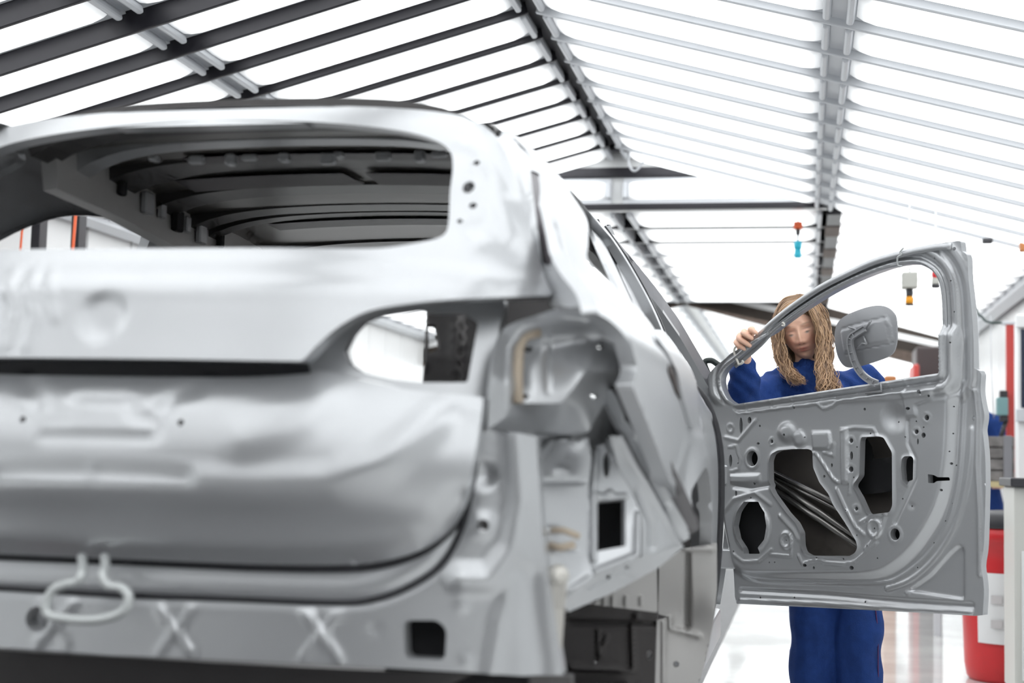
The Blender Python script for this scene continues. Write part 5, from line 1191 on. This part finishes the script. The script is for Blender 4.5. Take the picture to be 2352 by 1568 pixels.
# hanging plugs and boxes
def hang(name, label, cat, u, v, y, parts, ztop):
    c0 = onY(u, v, y); e = empty(name, c0); tag(e, label, cat)
    k = y/FPX
    for nm, du0, du1, dv0, dv1, m in parts:
        r = (du1-du0)/2*k; z_a = c0[2]-dv1*k; z_b = c0[2]-dv0*k; xm = c0[0]+(du0+du1)/2*k
        if nm in ('plug', 'coupling', 'neck', 'collar'):
            vv, ff = lathe([(r*.85, z_a), (r, z_a+(z_b-z_a)*.12), (r, z_a+(z_b-z_a)*.8), (r*.8, z_b)], 16, Matrix.Translation((xm, y, 0))); mesh_obj(nm, vv, ff, m, e)
        else: box_obj(nm, (xm-r, y-r, z_a), (xm+r, y+r, z_b), m, e, r*.2)
    tube_obj('cord', [(c0[0], y, c0[2]), (c0[0], y, ztop)], .005, m_grey, e)
    return e
m_or = mat('orange_plastic', (.75, .12, .03), .4); m_cy = mat('cyan_plastic', (.02, .45, .60), .4); m_be = mat('beige_enamel', (.50, .50, .46), .5); m_am = mat('amber_plastic', (.85, .35, .01), .4)
hang('hanging_socket', 'orange and cyan power socket hanging from the flat ceiling', 'socket', 1833, 510, 9.62, [('housing', -10, 10, 0, 16, m_or), ('neck', -5, 5, 16, 30, m_dark), ('stem', -3, 3, 30, 46, m_grey), ('coupling', -9, 9, 44, 62, m_cy), ('plug', -8, 8, 62, 82, m_cy)], ZF)
hang('hanging_socket', 'beige box with an amber plug hanging inside the door window', 'socket', 2089, 626, 8.6, [('housing', -17, 17, 0, 36, m_be), ('neck', -8, 8, 36, 54, m_dark), ('plug', -9, 9, 54, 70, m_am), ('collar', -10, 10, 70, 74, m_dark)], zslope(.66))
hang('hanging_socket', 'red and beige plug hanging beside the window frame corner', 'socket', 2149, 620, 8.6, [('plug', -8, 8, 0, 18, m_red), ('housing', -8, 8, 18, 32, m_be), ('collar', -9, 9, 32, 40, m_dark)], zslope(.82))
o = box_obj('smoke_detector', onY(2268, 555, 8.9)-np.array([.03, .03, .01]), onY(2268, 555, 8.9)+np.array([.03, .03, .02]), m_dark, None, .008); tag(o, 'small dark sensor on the right ceiling slope above the door corner', 'sensor')
o = box_obj('orange_marker', onY(2350, 563, 8.9)-np.array([.02, .03, .04]), onY(2350, 563, 8.9)+np.array([.05, .03, .04]), mat('rust_orange', (.45, .17, .05), .5), None, .008); tag(o, 'rusty orange marker under the ceiling at the right border', 'marker')
# far clutter seen under the flap: dark cabinets
for u0, u1, v0, v1, y, m, lb in ((2105, 2165, 795, 900, 12., mat('dark_brown_steel', (.06, .045, .045), .5), 'dark brown cabinet far back seen beside the door pillar'), (2098, 2112, 835, 900, 11.6, m_postred, 'red far machine part behind the fuel flap'), (2030, 2060, 862, 900, 11.5, mat('rust_orange', (.45, .17, .05)), 'rust coloured far machine part right of the person')):
    a = onY(u0, v1, y); b_ = onY(u1, v0, y); o = box_obj('far_machine', (a[0], y, 0), (b_[0], y+.5, b_[2]), m, None, .02); tag(o, lb, 'machine')
# black cable loop at the foot of the windscreen pillar
lp = onY(*np.array([(1618, 832), (1634, 828), (1650, 838), (1662, 846), (1658, 862), (1648, 880), (1634, 872), (1626, 856)], float).T, 5.62)
tube_obj('cable_loop', cr(lp, 4, True), .012, mat('black_rubber', (.012, .02, .018), .5), car, 8, True)
# orange hoses and black posts by the left wall, seen through the car
for i, (u, w, m, nm, y) in enumerate(((27, 6, m_or, 'orange hose', 6.4), (80, 24, m_bar, 'black post', 6.6), (147, 8, m_or, 'orange hose', 6.4), (171, 22, m_bar, 'black post', 6.6), (343, 8, m_or, 'orange hose', 7.2), (375, 8, m_or, 'orange hose', 7.2), (398, 60, mat('dark_red_steel', (.10, .03, .03), .5), 'dark red cabinet', 7.5))):
    p = onY(u, 545, y); r = w/2*y/FPX
    if 'hose' in nm: o = tube_obj('air_hose', [(p[0], y, 0), (p[0]+.03, y, 1.4), (p[0]+.06, y, 2.3)], r, m)
    elif 'post' in nm: o = box_obj('steel_post', (p[0]-r, y, 0), (p[0]+r, y+.08, 2.35), m, None, .004)
    else: o = box_obj('steel_cabinet', (p[0]-r, y, 0), (p[0]+r, y+.3, 1.78), m, None, .004)
    tag(o, '%s beyond the car on the left, %s from the left border' % (nm, ORD[i]), nm.split()[-1])
# second worker, mostly hidden behind the door edge
wx = float(onY(2222, 1000, 10.2)[0]); wy = 10.25
B = lambda x, y, z: np.array([wx+x, wy+y, z])
per2 = empty('person', (wx, wy, 0)); tag(per2, 'person in blue overalls mostly hidden behind the outer door edge', 'person')
sk2 = [chain([B(0, -.085, 1.585), B(0, -.10, 1.56)], [.010, .014], 8), chain([B(.085, 0, 1.58), B(.088, 0, 1.55)], [.014, .012], 8), chain([B(-.085, 0, 1.58), B(-.088, 0, 1.55)], [.014, .012], 8), chain([B(0, 0, 1.60), B(0, 0, 1.52)], [.088, .072], 14), chain([B(0, .01, 1.50), B(0, .01, 1.36)], [.05, .06], 12), chain([B(0, 0, 1.35), B(0, 0, 1.0)], [.12, .12], 14, .75, (1, 0, 0))]
for s in (1, -1):
    sk2 += [chain([B(s*.17, 0, 1.38), B(s*.21, -.02, 1.12), B(s*.17, -.2, .98), B(s*.16, -.26, .97)], [.045, .036, .024, .02], 10), chain([B(s*.09+.02, 0, .92), B(s*.09+.14, 0, .48), B(s*.07+.27, .02, .1)], [.08, .055, .04], 10)]
    sk2 += [chain([B(s*(.13+.02*k), -.26, .97), B(s*(.13+.02*k), -.33, .95)], [.009, .007], 8) for k in range(4)]+[chain([B(s*.13, -.22, .98), B(s*.10, -.27, .98)], [.010, .008], 8)]
me = remeshed(sk2, .008, 2); me.materials.clear(); link_mesh('body', me, mat('skin_plain', (.62, .38, .28), .5), per2)
cl2 = [chain([B(0, 0, 1.37), B(0, 0, 1.15), B(0, 0, .93)], [.16, .17, .175], 16, .72, (1, 0, 0))]
for s in (1, -1):
    cl2 += [chain([B(s*.08, 0, 1.42), B(s*.17, 0, 1.38)], [.07, .075], 12), chain([B(s*.18, 0, 1.38), B(s*.235, -.02, 1.10), B(s*.18, -.17, .99)], [.075, .068, .048], 12), chain([B(s*.09+.02, 0, .92), B(s*.09+.14, 0, .48), B(s*.07+.27, .02, .10)], [.115, .09, .085], 12)]
me = remeshed(cl2, .011, 4); me.materials.clear(); link_mesh('overalls', me, m_blue, per2)
v, f = chain([B(0, .02, 1.66), B(0, .03, 1.60)], [.085, .098], 16); mesh_obj('hair', v, f, mat('dark_hair', (.05, .03, .02), .5), per2)
for s in (1, -1):
    v, f = chain([B(s*.07+.27, .05, .045), B(s*.07+.27, -.14, .045)], [.044, .042], 10); mesh_obj('shoe', v, f, MAT['black_leather'], per2)
